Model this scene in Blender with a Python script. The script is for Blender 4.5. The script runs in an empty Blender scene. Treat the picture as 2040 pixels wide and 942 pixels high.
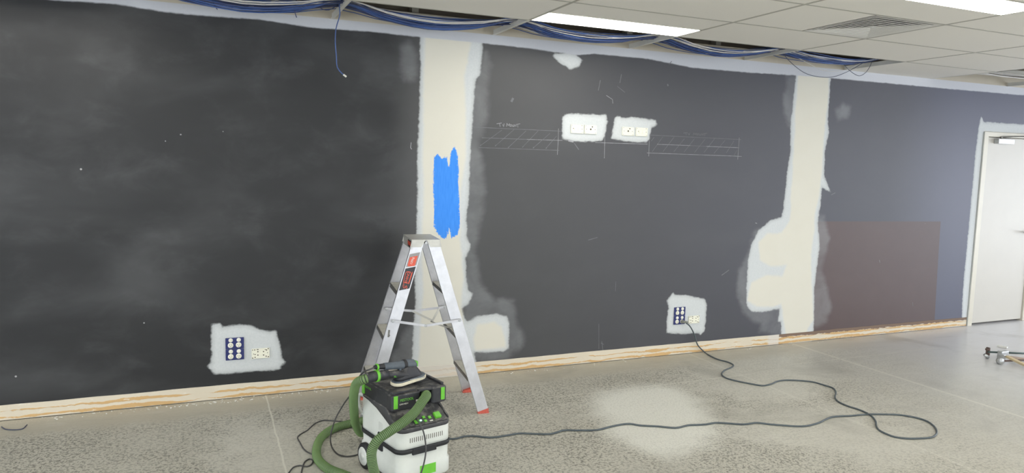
import bpy, bmesh, math, random
import numpy as np
from mathutils import Vector, Matrix
PI = math.pi
rnd = random.Random(7)
SC = bpy.context.scene
COL = SC.collection

# ---------------------------------------------------------------- camera, light, exposure
CAMH = 1.65            # eye height
F_PX = 1434.135        # focal length for a 2040 px wide frame
R = np.array([[0.91916449, -0.01728578, 0.3934944],
              [-0.39309116, -0.10321032, 0.91368866],
              [0.02481886, -0.99450934, -0.10166215]])
cam_d = bpy.data.cameras.new('camera')
cam_d.sensor_width = 36.0
cam_d.lens = F_PX / 2040 * 36
cam_d.clip_start = 0.05
cam = bpy.data.objects.new('camera', cam_d)
COL.objects.link(cam)
cam.matrix_world = Matrix(((R[0, 0], -R[0, 1], -R[0, 2], 0), (R[1, 0], -R[1, 1], -R[1, 2], 0),
                           (R[2, 0], -R[2, 1], -R[2, 2], CAMH), (0, 0, 0, 1)))
SC.camera = cam
SC.view_settings.view_transform = 'Standard'
SC.view_settings.look = 'None'
SC.view_settings.gamma = 1
SC.view_settings.use_curve_mapping = False
SC.view_settings.exposure = 0.90

PANEL_EMIT = 9.0       # ceiling light diffusers
world = bpy.data.worlds.new('daylight')
SC.world = world
world.use_nodes = True
world.node_tree.nodes['Background'].inputs[0].default_value = (0.80, 0.88, 1.0, 1)
world.node_tree.nodes['Background'].inputs[1].default_value = 1.6

def area_light(name, loc, rot, sx, sy, power, col):
    l = bpy.data.lights.new(name, 'AREA'); l.shape = 'RECTANGLE'; l.size = sx; l.size_y = sy
    l.energy = power; l.color = col
    o = bpy.data.objects.new(name, l); COL.objects.link(o)
    o.location = loc; o.rotation_euler = rot
    return o
# daylight entering through the glazed shop front behind the camera and the glazed right side
area_light('daylight_front', (2.2, -4.9, 1.25), (-PI / 2, 0, 0), 16.0, 2.2, 900, (0.93, 0.96, 1.0))
area_light('daylight_right', (13.4, 0.2, 1.25), (0, -PI / 2, PI), 2.2, 9.0, 100, (0.86, 0.90, 1.0))

area_light('fill_left', (-5.9, 0.0, 1.25), (0, PI / 2, PI), 2.2, 7.0, 55, (0.95, 0.97, 1.0))  # unseen fill, added to brighten the extractor's left side

# ---------------------------------------------------------------- picture <-> place helpers
WY = 5.142             # the long dark wall
CZ = 2.600             # ceiling height
def _ray(px, py):
    return R @ np.array([px - 1020., py - 471., F_PX])
def on_y(px, py, y=WY):
    d = _ray(px, py); t = y / d[1]; return (float(d[0] * t), float(y), float(d[2] * t + CAMH))
def on_z(px, py, z=0.0):
    d = _ray(px, py); t = (z - CAMH) / d[2]; return (float(d[0] * t), float(d[1] * t), float(z))

# ---------------------------------------------------------------- materials
def lin(c):
    def f(v):
        v /= 255.0
        return v / 12.92 if v <= 0.04045 else ((v + 0.055) / 1.055) ** 2.4
    return (f(c[0]), f(c[1]), f(c[2]), 1.0)

class NT:
    """small node helper"""
    def __init__(s, name):
        s.m = bpy.data.materials.new(name); s.m.use_nodes = True
        s.t = s.m.node_tree; s.b = s.t.nodes['Principled BSDF']
        s.geo = s.t.nodes.new('ShaderNodeNewGeometry')
    def n(s, kind, **kw):
        nd = s.t.nodes.new(kind)
        for k, v in kw.items(): setattr(nd, k, v)
        return nd
    def put(s, sock, v):
        if hasattr(v, 'is_output'): s.t.links.new(v, sock)
        else: sock.default_value = v
    def math(s, op, a, b=0.0, c=None, clamp=False):
        nd = s.n('ShaderNodeMath', operation=op, use_clamp=clamp)
        s.put(nd.inputs[0], a); s.put(nd.inputs[1], b)
        if c is not None: s.put(nd.inputs[2], c)
        return nd.outputs[0]
    def mix(s, f, a, b):
        nd = s.n('ShaderNodeMix', data_type='RGBA')
        s.put(nd.inputs[0], f); s.put(nd.inputs[6], a); s.put(nd.inputs[7], b)
        return nd.outputs[2]
    def smooth(s, v, lo, hi, a=0.0, b=1.0):
        nd = s.n('ShaderNodeMapRange', interpolation_type='SMOOTHSTEP')
        s.put(nd.inputs[0], v); s.put(nd.inputs[1], lo); s.put(nd.inputs[2], hi)
        s.put(nd.inputs[3], a); s.put(nd.inputs[4], b)
        return nd.outputs[0]
    def scaled(s, sc, obj=False):
        src = s.geo.outputs['Position']
        if obj:
            src = s.n('ShaderNodeTexCoord').outputs['Object']
        nd = s.n('ShaderNodeVectorMath', operation='MULTIPLY')
        s.t.links.new(src, nd.inputs[0]); nd.inputs[1].default_value = sc
        return nd.outputs[0]
    def noise(s, sc, scale=1.0, detail=3.0, rough=0.55, obj=False, dist=0.0):
        nd = s.n('ShaderNodeTexNoise')
        s.t.links.new(s.scaled(sc, obj), nd.inputs['Vector'])
        nd.inputs['Scale'].default_value = scale; nd.inputs['Detail'].default_value = detail
        nd.inputs['Roughness'].default_value = rough; nd.inputs['Distortion'].default_value = dist
        return nd.outputs['Fac']
    def attr(s, name):
        return s.n('ShaderNodeAttribute', attribute_name=name).outputs['Fac']
    def xyz(s):
        nd = s.n('ShaderNodeSeparateXYZ'); s.t.links.new(s.geo.outputs['Position'], nd.inputs[0]); return nd.outputs
    def bump(s, h, strength, dist=0.01):
        nd = s.n('ShaderNodeBump'); nd.inputs['Strength'].default_value = strength
        nd.inputs['Distance'].default_value = dist
        s.put(nd.inputs['Height'], h); s.t.links.new(nd.outputs[0], s.b.inputs['Normal'])
    def base(s, v): s.put(s.b.inputs['Base Color'], v)

def simple(name, rgb, rough=0.5, metal=0.0, var=0.10, scale=30.0, bump=0.0, spec=0.5, alt=None):
    """plain surface with slight procedural mottling"""
    k = NT(name)
    c = lin(rgb); a = lin(alt) if alt else tuple(min(1, x * (1 + var * 2.2)) for x in c[:3]) + (1,)
    d = tuple(x * (1 - var) for x in c[:3]) + (1,)
    nz = k.noise((1, 1, 1), scale, 4.0, 0.6, obj=True)
    k.base(k.mix(k.smooth(nz, 0.3, 0.72), d, a if alt else tuple(x * (1 + var * .6) for x in c[:3]) + (1,)))
    k.b.inputs['Roughness'].default_value = rough
    k.b.inputs['Metallic'].default_value = metal
    k.b.inputs['Specular IOR Level'].default_value = spec
    if bump: k.bump(nz, bump, 0.002)
    return k.m

def dusty(name, rgb, rough=0.55, dust=(150, 148, 140), amount=0.5, scale=22.0):
    """plastic with sanding dust lying on its upward faces"""
    k = NT(name)
    sx = k.n('ShaderNodeSeparateXYZ'); k.t.links.new(k.geo.outputs['Normal'], sx.inputs[0])
    up = k.smooth(sx.outputs[2], 0.2, 0.9)
    nz = k.noise((1, 1, 1), scale, 5.0, 0.7, obj=True)
    f = k.math('MULTIPLY', k.math('MULTIPLY', k.smooth(nz, 0.42, 0.68), up), amount)
    f = k.math('ADD', f, k.math('MULTIPLY', k.smooth(nz, 0.5, 0.8), 0.10), clamp=True)
    k.base(k.mix(f, lin(rgb), lin(dust)))
    k.b.inputs['Roughness'].default_value = rough
    return k.m

def emissive(name, col, strength):
    k = NT(name); k.base((0.8, 0.8, 0.8, 1))
    k.b.inputs['Emission Color'].default_value = col
    k.b.inputs['Emission Strength'].default_value = strength
    return k.m

M = {}
M['alu'] = simple('brushed aluminium', (202, 202, 205), 0.40, 0.72, 0.10, 14)
M['alu_in'] = simple('dull aluminium', (196, 194, 186), 0.46, 0.7, 0.14, 10)
M['alu_dark'] = simple('dark tread aluminium', (128, 127, 122), 0.5, 0.75, 0.2, 40)  # darker tone for the tread lips, closer arm and scuff
M['tread_top'] = simple('ribbed tread top', (206, 203, 192), 0.6, 0.25, 0.12, 30)
M['steel'] = simple('zinc plated steel', (188, 190, 190), 0.38, 0.8, 0.12, 60)
M['red'] = simple('red rubber', (200, 92, 76), 0.6, 0, 0.15, 50)
M['black_pl'] = dusty('black plastic dusty', (44, 45, 49), 0.5, (150, 147, 140), 0.55)
M['black_top'] = dusty('black tray plastic very dusty', (54, 55, 57), 0.55, (150, 147, 140), 0.55, 14)
M['panel_pl'] = dusty('control panel plastic', (62, 62, 64), 0.55, (158, 154, 146), 0.7, 18)
M['black'] = simple('black rubber', (34, 35, 38), 0.55, 0, 0.2, 40)
M['void'] = simple('black opening', (9, 9, 10), 0.8, 0, 0.1, 20)
M['tank'] = simple('light grey tank plastic', (208, 211, 204), 0.42, 0, 0.05, 9)
M['green'] = simple('bright green plastic', (108, 190, 58), 0.45, 0, 0.08, 30)
M['green_led'] = emissive('green indicator', (0.25, 1.0, 0.6, 1), 2.0)
M['white'] = simple('white plastic', (232, 230, 218), 0.35, 0, 0.03, 30)
M['ivory'] = simple('ivory socket plastic', (234, 232, 214), 0.4, 0, 0.04, 60)
M['hole'] = simple('recessed hole', (84, 78, 66), 0.7, 0, 0.2, 40)
M['navy'] = simple('navy blue plate', (34, 42, 104), 0.4, 0, 0.28, 120)
M['cord_grey'] = simple('dark grey cord rubber', (78, 87, 91), 0.5, 0, 0.14, 30)
M['cord_black'] = simple('slim dark flex rubber', (72, 72, 72), 0.55, 0, 0.14, 30)
M['cable_blue'] = simple('blue data cable sheath', (66, 94, 152), 0.42, 0, 0.25, 8)
M['cable_navy'] = simple('dark blue data cable sheath', (62, 70, 104), 0.45, 0, 0.2, 8)
M['cable_white'] = simple('white flat cable sheath', (205, 202, 196), 0.45, 0, 0.1, 8)
M['cable_dark'] = simple('slate cable sheath', (70, 74, 92), 0.5, 0, 0.1, 8)
M['door'] = simple('cream door paint', (198, 194, 185), 0.42, 0, 0.02, 3)
M['frame'] = simple('cream steel frame paint', (210, 205, 190), 0.38, 0, 0.03, 5)
M['gap'] = simple('paintable sealant', (165, 166, 160), 0.8, 0, 0.1, 5)
M['tee'] = simple('ceiling tee enamel', (170, 167, 156), 0.5, 0, 0.05, 5)
M['tee_lit'] = simple('tee enamel painted lit', (206, 204, 196), 0.5, 0, 0.05, 5)  # same tee enamel, lightened as if lit
M['vent'] = simple('diffuser enamel', (216, 214, 208), 0.45, 0, 0.03, 5)
M['wood'] = simple('raw pine', (204, 186, 150), 0.6, 0, 0.15, 18)
M['brown'] = simple('rusty brown steel', (104, 88, 82), 0.55, 0.3, 0.2, 30)
M['rod'] = simple('dark green grey rod', (70, 84, 82), 0.4, 0.5, 0.1, 30)
M['felt'] = simple('cream sanding pad foam', (222, 214, 188), 0.8, 0, 0.08, 60)
M['sander_grey'] = simple('slate grey grip', (86, 94, 102), 0.5, 0, 0.14, 40)
M['label_white'] = simple('white sticker', (226, 226, 220), 0.4, 0, 0.03, 30)
M['label_grey'] = simple('grey sticker', (150, 146, 144), 0.4, 0, 0.05, 30)
M['label_black'] = simple('black sticker', (36, 34, 36), 0.35, 0, 0.1, 30)
M['label_red'] = simple('orange red print', (226, 92, 66), 0.45, 0, 0.08, 60)
M['chalk'] = simple('white pencil line', (150, 150, 153), 0.9, 0, 0.25, 20)
M['chalk_faint'] = simple('faint white pencil line', (112, 113, 117), 0.9, 0, 0.2, 20)
M['light'] = emissive('lit diffuser', (1.0, 0.97, 0.90, 1), PANEL_EMIT)
M['slab'] = simple('dark plenum slab', (150, 140, 126), 0.9, 0, 0.2, 2)
M['joist'] = simple('grey steel furring', (170, 166, 156), 0.6, 0.3, 0.1, 4)

def ceiling_tile_mat():
    k = NT('white vinyl faced plaster tile')
    nz = k.noise((1, 1, 1), 260, 2)
    big = k.noise((1, 1, 1), 0.8, 2)
    c = k.mix(nz, lin((226, 223, 214)), lin((233, 230, 222)))
    k.base(k.mix(k.math('MULTIPLY', big, 0.35), c, lin((224, 218, 210))))
    k.b.inputs['Roughness'].default_value = 0.75
    k.b.inputs['Specular IOR Level'].default_value = 0.25
    return k.m
M['tile'] = ceiling_tile_mat()
M['plain_wall'] = simple('pale wall paint', (214, 212, 204), 0.7, 0, 0.03, 3)

def hose_mat():
    k = NT('green ribbed hose')
    rib = k.attr('rib')
    nz = k.noise((1, 1, 1), 12, 3)
    g = k.mix(nz, lin((92, 120, 72)), lin((112, 138, 86)))
    k.base(k.mix(k.smooth(rib, 0.45, 0.8), lin((26, 40, 28)), g))
    k.b.inputs['Roughness'].default_value = 0.55
    return k.m
M['hose'] = hose_mat()

# ---------------------------------------------------------------- mesh helpers
def mobj(name, bm, mat, parent=None, smooth=False):
    me = bpy.data.meshes.new(name)
    if isinstance(bm, bmesh.types.BMesh):
        bmesh.ops.recalc_face_normals(bm, faces=bm.faces)
        bm.to_mesh(me); bm.free()
    else:
        me = bm
    if mat is not None:
        for m in (mat if isinstance(mat, (list, tuple)) else [mat]): me.materials.append(m)
    if smooth:
        for p in me.polygons: p.use_smooth = True
    o = bpy.data.objects.new(name, me); COL.objects.link(o)
    if parent is not None:
        o.parent = parent
    return o
def place(o, root):
    """parent a mesh built in world coordinates under an Empty"""
    o.parent = root
    o.matrix_parent_inverse = root.matrix_basis.inverted()
def tag(o, label, cat, group=None):
    o['label'] = label; o['category'] = cat
    if group: o['group'] = group
    return o
def thing(name, label, cat, loc=(0, 0, 0), rz=0.0, group=None):
    o = bpy.data.objects.new(name, None); COL.objects.link(o)
    o.location = loc; o.rotation_euler = (0, 0, rz)
    o.empty_display_size = 0.1
    return tag(o, label, cat, group)
def struct(o):
    o['kind'] = 'structure'; return o

def add_box(bm, x0, x1, y0, y1, z0, z1, bev=0.0, seg=2):
    b2 = bmesh.new()
    v = [b2.verts.new(p) for p in ((x0, y0, z0), (x1, y0, z0), (x1, y1, z0), (x0, y1, z0),
                                   (x0, y0, z1), (x1, y0, z1), (x1, y1, z1), (x0, y1, z1))]
    for f in ((0, 3, 2, 1), (4, 5, 6, 7), (0, 1, 5, 4), (1, 2, 6, 5), (2, 3, 7, 6), (3, 0, 4, 7)):
        b2.faces.new([v[i] for i in f])
    if bev > 0:
        bmesh.ops.bevel(b2, geom=list(b2.edges), offset=bev, segments=seg, profile=0.6, affect='EDGES')
    merge(bm, b2)
def merge(bm, b2, mtx=None):
    vm = {}
    for v in b2.verts:
        vm[v] = bm.verts.new(mtx @ v.co if mtx else v.co)
    for f in b2.faces:
        try: bm.faces.new([vm[v] for v in f.verts])
        except ValueError: pass
    b2.free()
def box(*a, **k):
    bm = bmesh.new(); add_box(bm, *a, **k); return bm
def add_rings(bm, rings, cap=True):
    vs = [[bm.verts.new(p) for p in r] for r in rings]
    n = len(vs[0])
    for a, b in zip(vs[:-1], vs[1:]):
        for i in range(n):
            bm.faces.new((a[i], a[(i + 1) % n], b[(i + 1) % n], b[i]))
    if cap:
        bm.faces.new(vs[0][::-1]); bm.faces.new(vs[-1])
    return vs
def rrect(cx, cy, w, d, r, z, n=5):
    pts = []
    for (sx, sy, a0) in ((1, 1, 0), (-1, 1, PI / 2), (-1, -1, PI), (1, -1, 3 * PI / 2)):
        for i in range(n + 1):
            a = a0 + PI / 2 * i / n
            pts.append((cx + sx * (w / 2 - r) + r * math.cos(a), cy + sy * (d / 2 - r) + r * math.sin(a), z))
    return pts
def catmull(pts, step):
    P = [np.array(p, float) for p in pts]
    P = [2 * P[0] - P[1]] + P + [2 * P[-1] - P[-2]]
    out = []
    for i in range(1, len(P) - 2):
        n = max(2, int(np.linalg.norm(P[i + 1] - P[i]) / step))
        # centripetal parametrisation
        t0 = 0; t1 = t0 + np.linalg.norm(P[i] - P[i - 1]) ** .5 + 1e-6
        t2 = t1 + np.linalg.norm(P[i + 1] - P[i]) ** .5 + 1e-6
        t3 = t2 + np.linalg.norm(P[i + 2] - P[i + 1]) ** .5 + 1e-6
        for j in range(n):
            t = t1 + (t2 - t1) * j / n
            A1 = (t1 - t) / (t1 - t0) * P[i - 1] + (t - t0) / (t1 - t0) * P[i]
            A2 = (t2 - t) / (t2 - t1) * P[i] + (t - t1) / (t2 - t1) * P[i + 1]
            A3 = (t3 - t) / (t3 - t2) * P[i + 1] + (t - t2) / (t3 - t2) * P[i + 2]
            B1 = (t2 - t) / (t2 - t0) * A1 + (t - t0) / (t2 - t0) * A2
            B2 = (t3 - t) / (t3 - t1) * A2 + (t - t1) / (t3 - t1) * A3
            out.append((t2 - t) / (t2 - t1) * B1 + (t - t1) / (t2 - t1) * B2)
    out.append(P[-2])
    return out
def add_tube(bm, path, rad, n=8, cap=True, oval=1.0):
    P = [Vector(p) for p in path]
    up = None; rings = []
    for i, p in enumerate(P):
        t = (P[min(i + 1, len(P) - 1)] - P[max(i - 1, 0)]).normalized()
        if up is None:
            up = Vector((0, 0, 1)) if abs(t.z) < 0.9 else Vector((1, 0, 0))
        up = (up - t * up.dot(t)).normalized()
        s = t.cross(up)
        r = rad(i) if callable(rad) else rad
        rings.append([p + (s * math.cos(2 * PI * k / n) * oval + up * math.sin(2 * PI * k / n)) * r for k in range(n)])
    return add_rings(bm, rings, cap)
def tube(path, rad, n=8, **k):
    bm = bmesh.new(); add_tube(bm, path, rad, n, **k); return bm
def add_cyl(bm, c, axis, r, h, n=24, r2=None, bev=0.0):
    """cylinder starting at c going h along axis"""
    c = Vector(c); ax = Vector(axis).normalized()
    u = ax.orthogonal().normalized(); w = ax.cross(u)
    r2 = r if r2 is None else r2
    def ring(p, rr): return [p + (u * math.cos(2 * PI * k / n) + w * math.sin(2 * PI * k / n)) * rr for k in range(n)]
    if bev:
        rings = [ring(c, r - bev), ring(c + ax * bev, r), ring(c + ax * (h - bev), r2), ring(c + ax * h, r2 - bev)]
    else:
        rings = [ring(c, r), ring(c + ax * h, r2)]
    add_rings(bm, rings)
def cyl(*a, **k):
    bm = bmesh.new(); add_cyl(bm, *a, **k); return bm
def add_prism(bm, prof, origin, u, v, ext):
    """extrude a 2D profile (in u,v) along the vector ext"""
    o = Vector(origin); u = Vector(u); v = Vector(v); e = Vector(ext)
    a = [bm.verts.new(o + u * p[0] + v * p[1]) for p in prof]
    b = [bm.verts.new(o + u * p[0] + v * p[1] + e) for p in prof]
    n = len(a)
    for i in range(n): bm.faces.new((a[i], a[(i + 1) % n], b[(i + 1) % n], b[i]))
    bm.faces.new(a[::-1]); bm.faces.new(b)
def prism(*a):
    bm = bmesh.new(); add_prism(bm, *a); return bm
def bevel_mod(o, w=0.003, seg=2):
    m = o.modifiers.new('bevel', 'BEVEL'); m.width = w; m.segments = seg; m.limit_method = 'ANGLE'
    m.angle_limit = math.radians(35)
def text_mesh(s, size, thick=0.0006):
    cu = bpy.data.curves.new('lettering', 'FONT'); cu.body = s; cu.size = size; cu.extrude = thick
    cu.align_x = 'CENTER'; cu.align_y = 'CENTER'; cu.resolution_u = 3
    o = bpy.data.objects.new('lettering', cu); COL.objects.link(o)
    bpy.context.view_layer.update()
    me = bpy.data.meshes.new_from_object(o.evaluated_get(bpy.context.evaluated_depsgraph_get()))
    bpy.data.objects.remove(o); bpy.data.curves.remove(cu)
    me.materials.clear()
    return me
def xf_mesh(me, origin, ux, uy):
    """place a flat mesh: its x along ux, its y along uy"""
    ux = Vector(ux); uy = Vector(uy); uz = ux.cross(uy).normalized()
    m = Matrix(((ux.x, uy.x, uz.x, origin[0]), (ux.y, uy.y, uz.y, origin[1]), (ux.z, uy.z, uz.z, origin[2]), (0, 0, 0, 1)))
    me.transform(m); return me

# ---------------------------------------------------------------- painted wall: patch outlines as distance fields
def poly_sdf(X, Z, poly):
    """signed distance, positive inside"""
    P = np.array(poly, float); n = len(P)
    d2 = np.full(X.shape, 1e9); inside = np.zeros(X.shape, bool)
    for i in range(n):
        a = P[i]; b = P[(i + 1) % n]; e = b - a; L = e @ e + 1e-12
        t = np.clip(((X - a[0]) * e[0] + (Z - a[1]) * e[1]) / L, 0, 1)
        d2 = np.minimum(d2, (X - a[0] - t * e[0]) ** 2 + (Z - a[1] - t * e[1]) ** 2)
        if a[1] != b[1]:
            c = ((a[1] > Z) != (b[1] > Z)) & (X < (b[0] - a[0]) * (Z - a[1]) / (b[1] - a[1]) + a[0])
            inside ^= c
    d = np.sqrt(d2)
    return np.where(inside, d, -d)
def W(pts):
    return [(lambda q: (q[0], q[2]))(on_y(x, y)) for x, y in pts]

band = [W([(-900, -95), (-200, -25), (0, -9), (120, 1), (230, 8), (330, 24), (400, 31), (520, 39), (620, 55), (740, 63), (760, 65), (800, 70),
           (838, 74), (900, 80), (963, 86), (1060, 97), (1150, 110), (1185, 107), (1290, 117), (1380, 135), (1500, 145),
           (1585, 150), (1650, 155), (1795, 168), (1900, 178), (1950, 182), (2040, 190), (2400, 222)]) + [(14, 2.9), (-6, 2.9)]]
under = [W(p) for p in (
    [(838, 60), (836, 110), (838, 130), (836, 200), (832, 300), (831, 400), (830, 480), (826, 560), (828, 600), (824, 650), (820, 730), (817, 770),
     (932, 755), (948, 719), (944, 702), (1003, 700), (1013, 694), (1015, 644), (1009, 629), (986, 625), (952, 629), (931, 641), (921, 625), (919, 614),
     (933, 606), (943, 585), (933, 579), (929, 553), (927, 515), (936, 495), (937, 486), (930, 474), (929, 438), (933, 400), (936, 330), (940, 260),
     (944, 200), (947, 160), (955, 152), (959, 128), (963, 75)],
    [(1587, 130), (1586, 147), (1580, 207), (1575, 247), (1575, 302), (1568, 345), (1560, 419), (1557, 432), (1535, 439), (1511, 459), (1498, 485),
     (1490, 518), (1487, 586), (1488, 609), (1497, 621), (1523, 621), (1553, 615), (1550, 640), (1556, 641), (1556, 664), (1560, 690), (1615, 684),
     (1621, 658), (1622, 575), (1633, 488), (1629, 444), (1632, 420), (1635, 407), (1637, 373), (1655, 383), (1642, 351), (1643, 302), (1651, 265),
     (1649, 238), (1655, 151), (1656, 130)],
    [(1955, 232), (1960, 243), (2040, 248), (2140, 256), (2150, 640), (1916, 638), (1918, 581), (1939, 354), (1943, 309), (1950, 250)],
    [(422, 645), (438, 644), (443, 652), (462, 648), (493, 647), (513, 654), (538, 661), (550, 658), (554, 676), (560, 696), (561, 714), (570, 721),
     (560, 728), (559, 735), (528, 738), (477, 742), (429, 745), (412, 731), (421, 723), (421, 684)],
    [(1333, 592), (1341, 583), (1344, 587), (1368, 588), (1386, 592), (1403, 595), (1408, 606), (1406, 639), (1403, 660), (1395, 667), (1393, 663),
     (1359, 665), (1328, 663), (1328, 639), (1332, 613), (1328, 599)],
    [(1121, 233), (1127, 227), (1147, 226), (1192, 229), (1207, 228), (1208, 236), (1211, 243), (1208, 248), (1205, 269), (1200, 279), (1182, 282),
     (1147, 282), (1120, 276), (1120, 245)],
    [(1225, 235), (1229, 231), (1236, 231), (1238, 235), (1259, 233), (1294, 238), (1306, 239), (1309, 246), (1305, 251), (1298, 253), (1294, 276),
     (1288, 283), (1265, 283), (1239, 280), (1218, 275), (1220, 260)],
    [(1100, 112), (1106, 107), (1130, 105), (1148, 109), (1160, 120), (1155, 132), (1136, 138), (1118, 127)],
    )]
cream = [W(p) for p in (
    [(848, 60), (844, 140), (843, 300), (845, 400), (843, 465), (841, 614), (837, 667), (835, 728), (834, 765), (925, 755), (921, 625), (919, 602), (923, 553),
     (921, 515), (917, 476), (916, 404), (927, 305), (929, 224), (927, 152), (937, 83), (938, 60)],
    [(950, 645), (986, 638), (1000, 650), (1006, 670), (1009, 693), (948, 697), (944, 680)],
    [(1591, 130), (1585, 220), (1582, 270), (1580, 330), (1577, 380), (1575, 420), (1572, 440), (1557, 464), (1529, 465), (1510, 482), (1514, 518),
     (1535, 531), (1568, 527), (1559, 551), (1529, 548), (1497, 563), (1489, 598), (1508, 610), (1538, 612), (1556, 604), (1559, 628), (1565, 658),
     (1570, 684), (1606, 680), (1608, 656), (1620, 637), (1618, 569), (1615, 509), (1621, 465), (1624, 420), (1632, 391), (1637, 345), (1640, 284),
     (1649, 207), (1652, 152), (1653, 130)],
    )]
halo = [W(p) for p in (
    [(945, 150), (968, 105), (976, 130), (972, 230), (955, 300), (962, 340), (968, 380), (964, 420), (952, 470), (946, 500), (955, 560), (985, 602), (1003, 596),
     (1022, 600), (1028, 620), (1030, 640), (1040, 660), (1043, 680), (1032, 700), (1010, 712), (950, 718), (925, 700), (925, 560), (925, 300)],
    [(835, 620), (826, 640), (800, 670), (782, 700), (776, 735), (820, 748), (850, 748)],
    [(800, 95), (815, 85), (832, 110), (826, 160), (806, 160), (796, 130)],
    [(1545, 438), (1505, 462), (1482, 520), (1471, 545), (1470, 590), (1480, 622), (1500, 639), (1518, 643), (1512, 662), (1560, 672), (1575, 672), (1575, 440)],
    [(1642, 430), (1645, 455), (1652, 474), (1648, 503), (1639, 539), (1648, 586), (1654, 613), (1648, 640), (1630, 652), (1612, 655), (1615, 430)],
    [(1568, 150), (1562, 190), (1564, 225), (1574, 250), (1592, 240), (1594, 150)],
    [(1664, 220), (1680, 208), (1692, 215), (1688, 235), (1668, 240)],
    )]
blue = [W([(865, 312), (862, 366), (865, 404), (864, 438), (865, 453), (872, 465), (881, 474), (889, 476), (895, 456), (900, 475), (912, 468), (917, 450),
           (915, 400), (913, 327), (912, 306), (905, 291), (898, 304), (895, 334), (889, 312), (880, 316), (872, 306)])]
brown = [W([(1600, 441), (1874, 441), (1870, 500), (1858, 700), (1590, 700)])]

def grid_object(name, xs, vs, fn, mat, layers, keep=None):
    """fine grid sheet; layers = {attribute: values at vertices}"""
    nx, nv = len(xs), len(vs)
    X, V = np.meshgrid(xs, vs)            # rows: v
    co = np.array(fn(X, V)).reshape(3, -1).T.astype(np.float32)
    idx = np.arange(nx * nv).reshape(nv, nx)
    quads = np.stack([idx[:-1, :-1], idx[:-1, 1:], idx[1:, 1:], idx[1:, :-1]], -1).reshape(-1, 4)
    if keep is not None:
        cx = (X[:-1, :-1] + X[1:, 1:]) / 2; cv = (V[:-1, :-1] + V[1:, 1:]) / 2
        quads = quads[keep(cx, cv).reshape(-1)]
    me = bpy.data.meshes.new(name)
    me.vertices.add(len(co)); me.vertices.foreach_set('co', co.ravel())
    me.loops.add(quads.size); me.loops.foreach_set('vertex_index', quads.ravel().astype(np.int32))
    me.polygons.add(len(quads))
    me.polygons.foreach_set('loop_start', np.arange(0, quads.size, 4, dtype=np.int32))
    me.polygons.foreach_set('loop_total', np.full(len(quads), 4, dtype=np.int32))
    me.update(calc_edges=True); me.validate()
    for k, val in layers.items():
        a = me.attributes.new(k, 'FLOAT', 'POINT')
        a.data.foreach_set('value', np.asarray(val, dtype=np.float32).ravel())
    me.materials.append(mat)
    o = bpy.data.objects.new(name, me); COL.objects.link(o)
    return o

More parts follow.
